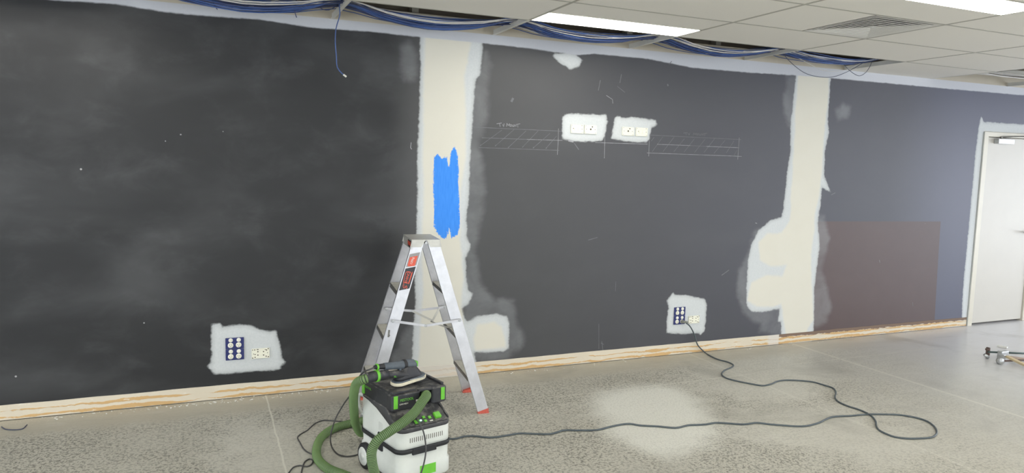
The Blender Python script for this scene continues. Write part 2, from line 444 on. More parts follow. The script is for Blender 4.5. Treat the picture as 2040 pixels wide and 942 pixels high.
DOOR_X0, DOOR_X1, DOOR_Z = 7.655, 8.70, 2.105     # opening for the steel frame
def wall_material():
    k = NT('charcoal paint with filler patches')
    x, y, z = k.xyz()
    brush = k.noise((16, 1, 26), 1.0, 4, 0.62)
    fine = k.noise((70, 1, 70), 1.0, 4, 0.65)
    strokes = k.noise((90, 1, 9), 1.0, 4, 0.6)
    big = k.noise((0.7, 1, 1.6), 1.4, 4, 0.5, dist=0.4)
    med = k.noise((2.2, 1, 3.2), 1.5, 4, 0.6, dist=0.4)
    # base charcoal, worn by wiping on the left sheet, cooler light from the right painted in
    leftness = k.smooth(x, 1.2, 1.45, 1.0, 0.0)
    wipe = k.math('MULTIPLY', k.smooth(big, 0.38, 0.85), 0.42)
    wipe2 = k.math('MULTIPLY', k.smooth(med, 0.45, 0.9), 0.25)
    w = k.math('MULTIPLY', k.math('ADD', wipe, wipe2), k.math('ADD', k.math('MULTIPLY', leftness, 0.75), 0.25))
    c = k.mix(k.smooth(x, 1.3, 5.5), lin((62, 62, 62)), lin((66, 66, 74)))
    c = k.mix(k.math('MULTIPLY', leftness, 0.85), c, lin((28, 29, 31)))  # charcoal lowered in colour at left to offset the light falling there
    c = k.mix(w, c, lin((96, 97, 98)))
    c = k.mix(k.smooth(x, 6.2, 7.4), c, lin((84, 86, 102)))
    def edge(name, amp, soft, src, off=0.0):
        a = k.attr(name)
        v = k.math('ADD', a, k.math('MULTIPLY', k.math('SUBTRACT', src, 0.5), amp))
        return k.smooth(v, -soft + off, soft + off)
    br = edge('brown', 0.006, 0.005, fine)
    c = k.mix(k.math('MULTIPLY', br, 0.95), c, k.mix(med, lin((78, 61, 58)), lin((86, 69, 66))))
    h = edge('halo', 0.10, 0.035, med)
    c = k.mix(k.math('MULTIPLY', h, k.smooth(med, 0.2, 0.8, 0.16, 0.42)), c, lin((150, 152, 154)))
    # scattered tiny plaster specks
    vor = k.n('ShaderNodeTexVoronoi'); k.t.links.new(k.scaled((1, 1, 1)), vor.inputs['Vector']); vor.inputs['Scale'].default_value = 2.6
    speck = k.smooth(vor.outputs['Distance'], 0.012, 0.02, 0.7, 0.0)
    c = k.mix(speck, c, lin((190, 190, 188)))
    u = edge('under', 0.032, 0.009, brush)
    ucol = k.mix(k.smooth(fine, 0.3, 0.7), lin((201, 205, 205)), lin((208, 211, 211)))
    c = k.mix(k.math('MULTIPLY', u, k.smooth(k.attr('under'), 0.0, 0.035, 0.80, 0.97)), c, ucol)
    b = edge('band', 0.014, 0.007, brush)
    c = k.mix(k.math('MULTIPLY', b, 0.97), c, k.mix(fine, lin((188, 190, 196)), lin((196, 198, 203))))
    f = edge('cream', 0.05, 0.018, med)
    f = k.math('MULTIPLY', f, k.smooth(k.math('ADD', k.attr('band'), 0.0), -0.006, 0.004, 1.0, 0.0))
    c = k.mix(f, c, k.mix(med, lin((212, 208, 194)), lin((217, 214, 202))))
    bl = edge('blue', 0.045, 0.003, strokes)
    bl2 = k.math('MULTIPLY', bl, k.smooth(k.math('ADD', k.math('MULTIPLY', k.attr('blue'), 12.0), fine), 0.35, 0.55))
    c = k.mix(bl2, c, k.mix(strokes, lin((44, 126, 226)), lin((82, 156, 244))))
    # raw sheet above the ceiling line
    raw = k.smooth(z, CZ - 0.002, CZ + 0.002)
    c = k.mix(raw, c, k.mix(med, lin((176, 168, 152)), lin((196, 188, 172))))
    k.base(c)
    light_layers = k.math('MAXIMUM', k.math('MAXIMUM', u, f), raw)
    k.put(k.b.inputs['Roughness'], k.smooth(light_layers, 0, 1, 0.50, 0.8))
    sheen = k.math('SUBTRACT', 0.55, k.math('MULTIPLY', leftness, 0.17))
    k.put(k.b.inputs['Specular IOR Level'], k.math('SUBTRACT', sheen, k.math('MULTIPLY', light_layers, 0.28)))
    hgt = k.math('ADD', k.math('MULTIPLY', light_layers, 0.4), k.math('MULTIPLY', fine, 0.25))
    k.bump(hgt, 0.25, 0.002)
    return k.m

def uni(polys, X, Z):
    out = None
    for p in polys:
        s = poly_sdf(X, Z, p); out = s if out is None else np.maximum(out, s)
    return np.clip(out, -0.4, 0.4)
xs = np.arange(-3.2, 10.0, 0.0145); zs = np.linspace(0.0, CZ + 0.10, 180)
XX, ZZ = np.meshgrid(xs, zs)
layers = {n: uni(p, XX, ZZ) for n, p in (('band', band), ('under', under), ('cream', cream), ('halo', halo), ('blue', blue), ('brown', brown))}
M['wall'] = wall_material()
wall_back = struct(grid_object('wall_back', xs, zs, lambda X, V: (X, np.full_like(X, WY), V), M['wall'], layers,
                               keep=lambda cx, cv: ~((cx > DOOR_X0) & (cx < DOOR_X1) & (cv < DOOR_Z))))
# body of the partition behind the painted face, with the door opening
bm = bmesh.new()
add_box(bm, -6.0, DOOR_X0, WY + 0.004, WY + 0.12, -0.02, CZ + 0.10)
add_box(bm, DOOR_X1, 13.5, WY + 0.004, WY + 0.12, -0.02, CZ + 0.10)
add_box(bm, DOOR_X0, DOOR_X1, WY + 0.004, WY + 0.12, DOOR_Z, CZ + 0.10)
struct(mobj('wall_core', bm, M['plain_wall'], wall_back))
# framing of the void above the partition
bm = bmesh.new()
for x in np.arange(-4.9, 12, 0.9): add_box(bm, x, x + 0.05, WY + 0.02, WY + 0.10, CZ + 0.10, 3.25)
struct(mobj('trim_1', bm, M['joist']))
struct(mobj('wall_void', box(-6, 13.5, WY + 0.14, WY + 0.2, -0.02, 3.4), M['slab']))

# exposed strip where the skirting came off
def strip_material():
    k = NT('bare plaster with old adhesive')
    x, y, z = k.xyz()
    big = k.noise((1.6, 1, 3), 1.0, 4, 0.6, dist=0.8)
    wob = k.noise((4.2, 1, 6), 1.0, 4, 0.6, dist=0.8)
    fine = k.noise((13, 1, 40), 1.0, 4, 0.65)
    zz = k.math('ADD', z, k.math('MULTIPLY', k.math('SUBTRACT', wob, 0.5), 0.055))
    def line(z0, wd):
        d = k.math('ABSOLUTE', k.math('SUBTRACT', zz, z0))
        v = k.math('ADD', k.math('SUBTRACT', wd, d), k.math('MULTIPLY', k.math('SUBTRACT', big, 0.52), 0.05))
        v = k.math('ADD', v, k.math('MULTIPLY', k.math('SUBTRACT', fine, 0.5), 0.006))
        return k.smooth(v, -0.001, 0.003)
    g = k.math('MAXIMUM', line(0.060, 0.007), line(0.018, 0.010))
    c = k.mix(big, lin((206, 194, 170)), lin((220, 212, 196)))
    gl = k.mix(fine, lin((194, 152, 92)), lin((206, 170, 114)))
    c = k.mix(k.math('MULTIPLY', g, 0.9), c, gl)
    c = k.mix(k.smooth(fine, 0.62, 0.7, 0.0, 0.5), c, lin((232, 226, 214)))
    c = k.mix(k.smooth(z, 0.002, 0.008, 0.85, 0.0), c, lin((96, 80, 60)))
    # torn dark edge along the sheet right of the second joint
    torn = k.smooth(k.math('ADD', z, k.math('MULTIPLY', k.math('SUBTRACT', fine, 0.5), 0.045)), 0.066, 0.072)
    torn = k.math('MULTIPLY', torn, k.smooth(x, 4.98, 5.0))
    c = k.mix(k.math('MULTIPLY', torn, 0.9), c, lin((104, 78, 62)))
    # bare filler over the two joints
    for x0, x1 in ((1.44, 1.80), (4.86, 4.985)):
        s = k.math('MULTIPLY', k.smooth(x, x0 - 0.02, x0 + 0.02), k.smooth(x, x1, x1 + 0.01, 1.0, 0.0))
        c = k.mix(k.math('MULTIPLY', s, 0.75), c, lin((210, 205, 196)))
    k.base(c); k.b.inputs['Roughness'].default_value = 0.75
    k.bump(k.math('ADD', g, fine), 0.4, 0.003)
    return k.m
M['strip'] = strip_material()
bs = np.arange(-3.2, DOOR_X0 - 0.01, 0.02)
rng = np.random.RandomState(3)
top = 0.098 + np.interp(bs, np.arange(-3.4, 8, 0.11), rng.uniform(-.0022, .0022, len(np.arange(-3.4, 8, 0.11))))
bm = bmesh.new()
lo = []; hi = []; lob = []; hib = []
for xx, tt in zip(bs, top):
    lo.append(bm.verts.new((xx, WY - 0.004, 0.004))); hi.append(bm.verts.new((xx, WY - 0.003, tt)))
    hib.append(bm.verts.new((xx, WY + 0.001, tt + 0.001)))
for i in range(len(bs) - 1):
    bm.faces.new((lo[i], lo[i + 1], hi[i + 1], hi[i])); bm.faces.new((hi[i], hi[i + 1], hib[i + 1], hib[i]))
struct(mobj('baseboard_back', bm, M['strip']))

# ---------------------------------------------------------------- floor
dust_poly = [(lambda q: (q[0], q[1]))(on_z(x, y)) for x, y in
             [(1172, 800), (1190, 780), (1240, 770), (1300, 764), (1350, 770), (1385, 790), (1410, 815), (1432, 850), (1437, 870), (1420, 890),
              (1380, 903), (1330, 912), (1285, 905), (1240, 885), (1205, 868), (1195, 840), (1178, 822)]]
pale_poly = [[(lambda q: (q[0], q[1]))(on_z(x, y)) for x, y in p] for p in (
    [(430, 860), (500, 845), (600, 850), (720, 900), (740, 990), (420, 1000), (440, 900)],
    [(1450, 830), (1700, 800), (1760, 850), (1900, 900), (1760, 930), (1600, 900), (1450, 870)],
    [(1400, 720), (1560, 700), (1650, 740), (1640, 790), (1500, 800), (1380, 770)])]
fx = np.arange(-4.0, 11.0, 0.035); fy = np.arange(1.2, WY + 0.02, 0.035); fy[-1] = WY + 0.12
FX, FY = np.meshgrid(fx, fy)
def floor_material():
    k = NT('ground concrete floor')
    x, y, z = k.xyz()
    n1 = k.noise((1, 1, 1), 48, 3, 0.6)
    n2 = k.noise((1, 1, 1), 88, 2, 0.6)
    n3 = k.noise((1, 1, 1), 1.5, 4, 0.6, dist=0.4)
    n4 = k.noise((1, 1, 1), 6.0, 4, 0.65, dist=0.5)
    n5 = k.noise((1, 1, 1), 300, 2, 0.6)
    base = k.mix(n3, lin((178, 175, 162)), lin((196, 193, 181)))
    base = k.mix(k.smooth(n4, 0.35, 0.75, 0.0, 0.45), base, lin((196, 194, 182)))
    # exposed aggregate
    wall_d = k.math('SUBTRACT', WY, y)
    edge = k.smooth(k.math('ADD', wall_d, k.math('MULTIPLY', k.math('SUBTRACT', n4, 0.5), 0.25)), 0.22, 0.42)
    right = k.smooth(k.math('ADD', x, k.math('MULTIPLY', y, -0.75)), 0.6, 3.0, 1.0, 0.22)
    patch = k.smooth(k.math('ADD', k.math('MULTIPLY', n3, 0.6), k.math('MULTIPLY', n4, 0.4)), 0.38, 0.66, 1.0, 0.38)
    dens = k.math('MULTIPLY', k.math('MULTIPLY', edge, right), patch)
    agg = k.smooth(n1, 0.52, 0.58)
    agg2 = k.smooth(n2, 0.55, 0.61)
    dust = k.math('ADD', k.attr('dust'), k.math('MULTIPLY', k.math('SUBTRACT', n4, 0.5), 0.16))
    dm = k.smooth(dust, -0.10, 0.15)
    pale = k.math('MULTIPLY', k.smooth(k.math('ADD', k.attr('pale'), k.math('MULTIPLY', k.math('SUBTRACT', n4, 0.5), 0.5)), -0.16, 0.2), 0.55)
    dens = k.math('MULTIPLY', dens, k.math('SUBTRACT', 1.0, pale))
    c = base
    c = k.mix(k.math('MULTIPLY', agg, k.math('MULTIPLY', dens, 0.75)), c, lin((104, 102, 94)))
    c = k.mix(k.math('MULTIPLY', agg2, k.math('MULTIPLY', dens, 0.8)), c, lin((76, 74, 68)))
    c = k.mix(k.math('MULTIPLY', k.smooth(n5, 0.6, 0.7), k.math('MULTIPLY', dens, 0.5)), c, lin((206, 202, 186)))
    c = k.mix(k.math('MULTIPLY', k.smooth(n1, 0.4, 0.6), 0.10), c, lin((120, 119, 112)))
    c = k.mix(k.math('MULTIPLY', pale, 0.5), c, lin((206, 205, 196)))
    # unground margin along the wall
    c = k.mix(k.math('MULTIPLY', k.math('SUBTRACT', 1.0, edge), 0.45), c, lin((172, 165, 146)))
    # smoother to the right, its cool pale reflection painted into the colour
    cool = k.smooth(k.math('ADD', x, k.math('MULTIPLY', k.math('SUBTRACT', n3, 0.5), 1.5)), 3.6, 6.6)
    c = k.mix(k.math('MULTIPLY', cool, 0.6), c, lin((182, 184, 184)))
    c = k.mix(k.smooth(x, 5.2, 7.4, 0.0, 0.9), c, lin((218, 219, 224)))  # bright grazing reflection put into the floor colour
    # darker stains
    st = k.math('MULTIPLY', k.smooth(n3, 0.50, 0.72), k.smooth(x, 1.6, 2.4))
    streak = k.noise((2.2, 14, 1), 1.0, 5, 0.65, dist=0.8)
    c = k.mix(k.smooth(streak, 0.52, 0.8, 0.0, 0.30), c, lin((206, 205, 197)))
    c = k.mix(k.smooth(streak, 0.46, 0.25, 0.0, 0.22), c, lin((140, 139, 130)))
    c = k.mix(k.math('MULTIPLY', st, 0.42), c, lin((128, 126, 116)))
    # saw cuts filled pale
    wob = k.math('MULTIPLY', k.math('SUBTRACT', n4, 0.5), 0.02)
    def cut(coord, at, wd, strength, lo=None, hi=None, other=None):
        d = k.math('ABSOLUTE', k.math('SUBTRACT', k.math('ADD', coord, wob), at))
        m = k.math('MULTIPLY', k.smooth(d, wd * 0.5, wd, 1.0, 0.0), strength)
        if other is not None:
            m = k.math('MULTIPLY', m, k.smooth(other, lo - 0.1, lo))
            m = k.math('MULTIPLY', m, k.smooth(other, hi, hi + 0.1, 1.0, 0.0))
        return m
    cuts = cut(x, 0.378, 0.007, 0.85)
    cuts = k.math('MAXIMUM', cuts, cut(x, 5.15, 0.022, 0.42))
    cuts = k.math('MAXIMUM', cuts, cut(x, 3.95, 0.018, 0.28))
    cuts = k.math('MAXIMUM', cuts, cut(y, 4.44, 0.010, 0.45, 2.3, 4.0, x))
    cuts = k.math('MAXIMUM', cuts, cut(y, 4.56, 0.015, 0.2, 4.6, 6.4, x))
    c = k.mix(cuts, c, lin((212, 210, 198)))
    # crumbs of plaster along the wall
    cr = k.math('MULTIPLY', k.smooth(n2, 0.60, 0.66), k.smooth(wall_d, 0.02, 0.14, 0.75, 0.0))
    cr = k.math('MULTIPLY', cr, k.smooth(x, 2.0, 3.0, 1.0, 0.3))
    c = k.mix(cr, c, lin((222, 218, 206)))
    # swept heap of fine sanding dust
    dc = k.mix(k.smooth(n2, 0.5, 0.66, 0.0, 0.35), lin((215, 215, 206)), lin((176, 174, 164)))
    c = k.mix(k.math('MULTIPLY', dm, 0.82), c, dc)
    k.base(c)
    k.put(k.b.inputs['Roughness'], k.math('ADD', k.smooth(cool, 0, 1, 0.50, 0.28), k.math('MULTIPLY', dm, 0.25)))
    k.b.inputs['Specular IOR Level'].default_value = 0.5
    k.bump(k.math('ADD', k.math('MULTIPLY', n1, dens), k.math('MULTIPLY', n4, 0.3)), 0.18, 0.003)
    return k.m
M['floor'] = floor_material()
struct(grid_object('floor', fx, fy, lambda X, V: (X, V, np.zeros_like(X)), M['floor'],
                   {'dust': np.clip(poly_sdf(FX, FY, dust_poly), -.5, .5), 'pale': uni(pale_poly, FX, FY)}))
M['floor_plain'] = simple('concrete behind', (196, 195, 188), 0.5, 0, 0.1, 4)
bm = bmesh.new()
add_box(bm, -6, 13.6, -7.2, 1.2, -0.1, 0.0); add_box(bm, 10.98, 13.6, 1.2, 5.3, -0.1, 0.0); add_box(bm, -6, -3.98, 1.2, 5.3, -0.1, 0.0)
struct(mobj('floor', bm, M['floor_plain']))

# ---------------------------------------------------------------- rest of the shell (behind and beside the camera)
def glazed(name, horizontal, at, a0, a1, n):
    """wall with a run of glazing from 0.1 to 2.4 m"""
    bm = bmesh.new()
    def B(s0, s1, z0, z1, t=0.1):
        if horizontal: add_box(bm, s0, s1, at - t, at, z0, z1)
        else: add_box(bm, at, at + t, s0, s1, z0, z1)
    B(a0, a1, 0, 0.12); B(a0, a1, 2.42, 3.4)
    for i in range(n + 1):
        s = a0 + (a1 - a0) * i / n; B(s - 0.03, s + 0.03, 0.12, 2.42)
    return struct(mobj(name, bm, M['plain_wall']))
glazed('wall_front', True, -5.1, -6.0, 13.6, 10)
glazed('wall_left', False, -6.1, -5.1, 5.3, 6)
glazed('wall_right', False, 13.5, -7.1, 5.3, 7)

# ---------------------------------------------------------------- ceiling
XL = [2.020 + 1.188 * k for k in range(-7, 10)]
YL = [WY, 4.49] + [4.49 - 0.613 * k for k in range(1, 20)]
def cell(i, j): return XL[i], XL[i + 1], YL[j + 1], YL[j]
K0 = 7                                   # index of x = 2.02
open_cells = {(i, 0) for i in range(0, K0 + 3)} | {(i, j) for i in range(K0 + 4, len(XL) - 1) for j in (0, 1)}
lights = {}                              # cell -> (y0, y1)
def lightcell(i, j, near_wall):
    x0, x1, y0, y1 = cell(i, j)
    lights[(i, j)] = (y1 - 0.285, y1 - 0.012) if near_wall else (y0 + 0.012, y0 + 0.26)
lightcell(K0, 1, True); lightcell(K0 + 1, 3, False); lightcell(K0 + 3, 3, False)
lightcell(K0 - 3, 1, True); lightcell(K0 - 2, 5, False); lightcell(K0 + 2, 7, True)
lightcell(K0 - 1, 9, True); lightcell(K0 + 2, 12, True); lightcell(K0 - 2, 13, True); lightcell(K0 + 6, 4, True); lightcell(K0 + 5, 8, True)
DIFF = (K0 + 1, 2)                       # supply air grille in the right half
bm = bmesh.new(); G = 0.004
for i in range(len(XL) - 1):
    for j in range(len(YL) - 1):
        if (i, j) in open_cells: continue
        x0, x1, y0, y1 = cell(i, j)
        if (i, j) in lights:
            a, b = lights[(i, j)]
            if b > (y0 + y1) / 2: y1 = a - 0.006
            else: y0 = b + 0.006
        if (i, j) == DIFF: x1 = x1 - 0.602
        add_box(bm, x0 + G, x1 - G, y0 + G, y1 - G, CZ, CZ + 0.013)
struct(mobj('ceiling', bm, M['tile']))
# tee grid: main runners between rows, cross tees between bays
bm = bmesh.new()
for j in range(1, len(YL)):
    y = YL[j]
    add_box(bm, XL[0], XL[-1], y - 0.009, y + 0.009, CZ - 0.0015, CZ + 0.0005)
    if j == 1: add_box(bm, XL[0], XL[-1], y - 0.0015, y + 0.0015, CZ, CZ + 0.035)
for i in range(len(XL)):
    x = XL[i]
    add_box(bm, x - 0.010, x + 0.010, YL[-1], 4.48, CZ - 0.0018, CZ + 0.0007)
struct(mobj('trim_2', bm, M['tee']))
# bare cross tees spanning the open margin, each its own length
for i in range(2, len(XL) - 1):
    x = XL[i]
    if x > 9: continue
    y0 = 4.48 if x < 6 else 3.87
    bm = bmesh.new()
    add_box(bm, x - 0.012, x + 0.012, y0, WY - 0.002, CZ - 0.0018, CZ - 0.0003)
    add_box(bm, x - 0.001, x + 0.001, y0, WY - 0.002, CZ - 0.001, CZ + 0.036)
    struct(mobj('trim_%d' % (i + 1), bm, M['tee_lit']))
# slab and a few runners above
struct(mobj('ceiling_slab', box(-6.1, 13.6, -7.2, 5.4, 3.30, 3.42), M['slab']))
bm = bmesh.new()
for y in (4.05, 4.75): add_box(bm, -6, 13, y - 0.02, y + 0.02, 2.93, 3.0)
for x in np.arange(-5, 12, 1.2): add_box(bm, x, x + 0.03, 3.4, WY, 3.0, 3.03)
struct(mobj('ceiling_joists', bm, M['joist']))
# light fittings
first = True
names = {(K0, 1): 'long lit ceiling panel beside the open cable gap, above the wall sockets',
         (K0 + 1, 3): 'lit ceiling panel cut by the top edge, beyond the square air grille',
         (K0 + 3, 3): 'lit ceiling panel at the right edge of the view, mostly out of frame'}
for (i, j), (a, b) in lights.items():
    x0, x1, y0, y1 = cell(i, j)
    t = thing('ceiling_light', names.get((i, j), 'recessed lit ceiling panel out of view'), 'ceiling light', ((x0 + x1) / 2, (a + b) / 2, CZ), 0,
              None if (i, j) in names else 'ceiling panels out of view')
    hw = (x1 - x0) / 2 - 0.008; hd = (b - a) / 2
    bm = bmesh.new()
    add_box(bm, -hw, hw, -hd, hd, 0.006, 0.05)
    for s in (-1, 1):
        add_box(bm, -hw, hw, s * hd - (0.004 if s > 0 else 0), s * hd + (0.004 if s < 0 else 0), -0.002, 0.006)
        add_box(bm, s * hw - (0.004 if s > 0 else 0), s * hw + (0.004 if s < 0 else 0), -hd, hd, -0.002, 0.006)
    mobj('frame', bm, M['white'], t)
    mobj('diffuser', box(-hw + 0.005, hw - 0.005, -hd + 0.005, hd - 0.005, -0.003, 0.005), M['light'], t)
# four way air diffuser with nested blades
x0, x1, y0, y1 = cell(*DIFF)
cx, cy = x1 - 0.301, (y0 + y1) / 2
t = thing('air_diffuser', 'square louvred air supply grille in the tiled ceiling', 'air vent', (cx, cy, CZ))
bm = bmesh.new()
def frustum(bm, h0, z0, h1, z1):
    a = [bm.verts.new((sx * h0, sy * h0, z0)) for sx, sy in ((-1, -1), (1, -1), (1, 1), (-1, 1))]
    b = [bm.verts.new((sx * h1, sy * h1, z1)) for sx, sy in ((-1, -1), (1, -1), (1, 1), (-1, 1))]
    for i in range(4): bm.faces.new((a[i], a[(i + 1) % 4], b[(i + 1) % 4], b[i]))
def hollow(bm, h0, z0, h1, z1, th=0.0015):
    b2 = bmesh.new(); frustum(b2, h0, z0, h1, z1); frustum(b2, h0 - th * 1.4, z0, h1 - th * 1.4, z1)
    v = list(b2.verts)
    for base in (0, 4):
        for i in range(4):
            b2.faces.new((v[base + i], v[base + (i + 1) % 4], v[8 + base + (i + 1) % 4], v[8 + base + i]))
    merge(bm, b2)
fr = bmesh.new()
hollow(fr, 0.296, -0.001, 0.262, 0.003, 0.004); mobj('frame', fr, M['vent'], t)
for kk in range(6):
    h = 0.262 - kk * 0.040
    bm = bmesh.new(); hollow(bm, h, -0.0006, h - 0.019, 0.0004); hollow(bm, h - 0.019, 0.0, h - 0.050, 0.026)
    mobj('blade', bm, M['vent'], t)
mobj('centre_plate', box(-0.022, 0.022, -0.022, 0.022, 0.0, 0.003), M['vent'], t)
mobj('plenum_box', box(-0.28, 0.28, -0.28, 0.28, 0.09, 0.25), M['void'], t)

# ---------------------------------------------------------------- door
def wbox(x0, x1, out0, out1, z0, z1, bev=0.0):
    """box standing out from the wall face: out = distance in front of it"""
    return box(x0, x1, WY - out1, WY - out0, z0, z1, bev)
door = struct(mobj('door_1', wbox(7.728, 8.584, -0.045, -0.006, 0.022, 2.050, 0.002), M['door']))
bm = bmesh.new()
for a, b in ((7.655, 7.722), (8.590, 8.70)):
    add_box(bm, a, b, WY - 0.012, WY + 0.06, 0.0, 2.105, 0.003)
add_box(bm, 7.655, 8.70, WY - 0.0121, WY + 0.0601, 2.056, 2.106, 0.003)
mobj('door_frame', bm, M['frame'], door)
bm = bmesh.new()
add_box(bm, 7.645, 7.6545, WY - 0.010, WY, 0.0, 2.10)
mobj('frame_sealant', bm, M['gap'], door)
bm = wbox(7.835, 8.095, -0.004, 0.050, 1.985, 2.038, 0.004)
mobj('door_closer', bm, M['steel'], door)
bm = bmesh.new()
add_cyl(bm, (7.91, WY - 0.022, 2.036), (0, 0, 1), 0.012, 0.026, 16)
add_tube(bm, [(7.905, WY - 0.022, 2.058), (7.99, WY - 0.05, 2.064), (8.36, WY - 0.15, 2.078)], 0.0065, 8)
add_tube(bm, [(8.36, WY - 0.15, 2.084), (8.52, WY - 0.03, 2.09)], 0.006, 8)
add_cyl(bm, (8.36, WY - 0.15, 2.066), (0, 0, 1), 0.012, 0.03, 12)
mobj('closer_arm', bm, M['alu_dark'], door)
bm = bmesh.new()
add_cyl(bm, (8.525, WY + 0.006, 1.02), (0, -1, 0), 0.027, 0.010, 24, bev=0.002)
add_cyl(bm, (8.525, WY - 0.004, 1.02), (0, -1, 0), 0.010, 0.040, 16)
add_tube(bm, catmull([(8.525, WY - 0.045, 1.02), (8.49, WY - 0.05, 1.021), (8.41, WY - 0.05, 1.022)], 0.01), 0.009, 10)
mobj('door_handle', bm, M['steel'], door)

# ---------------------------------------------------------------- pencil marks and lettering on the wall
def ribbon(bm, pts, wd, mi=0, out=0.0012):
    P = [on_y(*p, y=WY - out) for p in pts]
    for a, b in zip(P[:-1], P[1:]):
        d = Vector((b[0] - a[0], 0, b[2] - a[2]))
        if d.length < 1e-6: continue
        n = Vector((-d.z, 0, d.x)).normalized() * wd / 2; e = d.normalized() * wd * 0.2
        a_, b_ = Vector(a) - e, Vector(b) + e
        f = bm.faces.new([bm.verts.new(v) for v in (a_ - n, b_ - n, b_ + n, a_ + n)]); f.material_index = mi
def c5(x, y): return (940 + x / 9.42, 220 + y / 9.42)
def c6(x, y): return (1280 + x / 9.27, 240 + y / 9.27)
def marking(name, strokes, label=None):
    bm = bmesh.new()
    for pts, wd, mi in strokes: ribbon(bm, pts, wd, mi)
    me = bpy.data.meshes.new(name); bm.to_mesh(me); bm.free()
    o = mobj(name, me, [M['chalk'], M['chalk_faint']], wall_back)
    o['label'] = label
    return o
S = []
S += [([c5(0, 312), c5(1620, 385), c5(1690, 392)], .004, 1), ([c5(190, 512), c5(1030, 542)], .004, 1), ([c5(1030, 542), c5(1700, 562)], .004, 0),
      ([c5(130, 695), c5(1640, 748)], .004, 1), ([c5(1626, 340), c5(1620, 560), c5(1606, 830)], .004, 0)]
for a, b in (((560, 370), (160, 660)), ((790, 360), (440, 665)), ((1015, 385), (680, 700)), ((1245, 380), (950, 690)), ((1465, 430), (1150, 705)), ((1590, 480), (1390, 712))):
    S.append(([c5(*a), c5(*b)], .0035, 1))
    S.append(([c5(*b), c5(b[0] + 14, b[1] - 14)], .007, 1))
marking('pencil_marking', S, 'hatched pencil band ruled on the dark wall left of the upper sockets')
S = []
for pts in (((465, 250), (560, 235)), ((520, 242), (532, 305)), ((575, 262), (597, 303), (605, 245)), ((652, 300), (658, 240), (685, 285), (706, 245), (712, 300)),
            ((722, 262), (715, 290), (738, 302), (750, 275), (735, 262), (722, 268)), ((762, 268), (765, 300), (785, 300), (790, 262)),
            ((800, 305), (803, 268), (830, 300), (835, 262)), ((825, 262), (905, 250)), ((860, 258), (864, 315))):
    S.append(([c5(*p) for p in pts], .0045, 0))
marking('pencil_lettering', S, 'hand-written TV MOUNT above the left hatched band')
S = [([c6(140, 268), c6(1820, 352)], .004, 1), ([c6(270, 440), c6(880, 462)], .004, 0), ([c6(880, 462), c6(1180, 478)], .0035, 1),
     ([c6(1180, 478), c6(1780, 502)], .0045, 0), ([c6(85, 598), c6(1830, 662)], .004, 0), ([c6(125, 370), c6(115, 660)], .004, 0),
     ([c6(1787, 320), c6(1775, 480), c6(1758, 720)], .004, 0)]
for a, b in (((215, 310), (160, 380)), ((375, 300), (180, 575)), ((580, 310), (380, 572)), ((775, 335), (580, 575)), ((960, 335), (765, 585)),
             ((1155, 345), (960, 590)), ((1340, 325), (1135, 590)), ((1525, 365), (1320, 605)), ((1690, 375), (1550, 595)), ((1745, 550), (1690, 640))):
    S.append(([c6(*a), c6(*b)], .0035, 1))
marking('pencil_marking', S, 'hatched pencil band ruled on the dark wall right of the upper sockets')
S = []
for pts in (((755, 230), (830, 222)), ((800, 228), (808, 270)), ((835, 230), (862, 270), (875, 228)), ((935, 272), (950, 228), (968, 262), (992, 230), (990, 272)),
            ((1010, 240), (1002, 265), (1025, 270), (1032, 245), (1010, 240)), ((1050, 240), (1050, 270), (1072, 272), (1080, 242)),
            ((1090, 275), (1095, 242), (1118, 272), (1125, 240)), ((1115, 245), (1190, 236)), ((1150, 242), (1148, 282))):
    S.append(([c6(*p) for p in pts], .004, 1))
marking('pencil_lettering', S, 'hand-written TV MOUNT above the right hatched band')
S = [([(1186, 284), (1290, 287)], .004, 0), ([(1205, 272), (1204, 315)], .004, 0),
     ([(1193, 645), (1193, 695)], .004, 1), ([(1199, 680), (1201, 697)], .005, 1), ([(1197, 683), (1203, 686)], .004, 1),
     ([(1144, 285), (1153, 298)], .006, 1), ([(1238, 148), (1235, 165)], .006, 1), ([(1230, 172), (1245, 184)], .004, 1), ([(1196, 160), (1192, 180)], .006, 1),
     ([(1208, 190), (1220, 198), (1221, 206)], .004, 0), ([(1019, 202), (1022, 196)], .018, 1), ([(1333, 128), (1338, 122)], .006, 1),
     ([(1330, 168), (1331, 171)], .012, 1), ([(1172, 478), (1190, 473)], .005, 1), ([(1438, 548), (1452, 538)], .008, 1), ([(1505, 444), (1508, 445)], .006, 0),
     ([(1133, 280), (1142, 282)], .014, 0), ([(1227, 560), (1226, 580)], .003, 1), ([(1656, 388), (1664, 384)], .006, 1), ([(359, 268), (361, 268)], .008, 0),
     ([(329, 281), (330, 281)], .007, 0), ([(819, 284), (818, 294), (820, 297)], .006, 0), ([(1752, 518), (1753, 523)], .004, 0), ([(1818, 602), (1819, 610)], .004, 1)]
marking('scuff_marks', S, 'scattered pale scuffs and setting-out ticks on the dark wall')

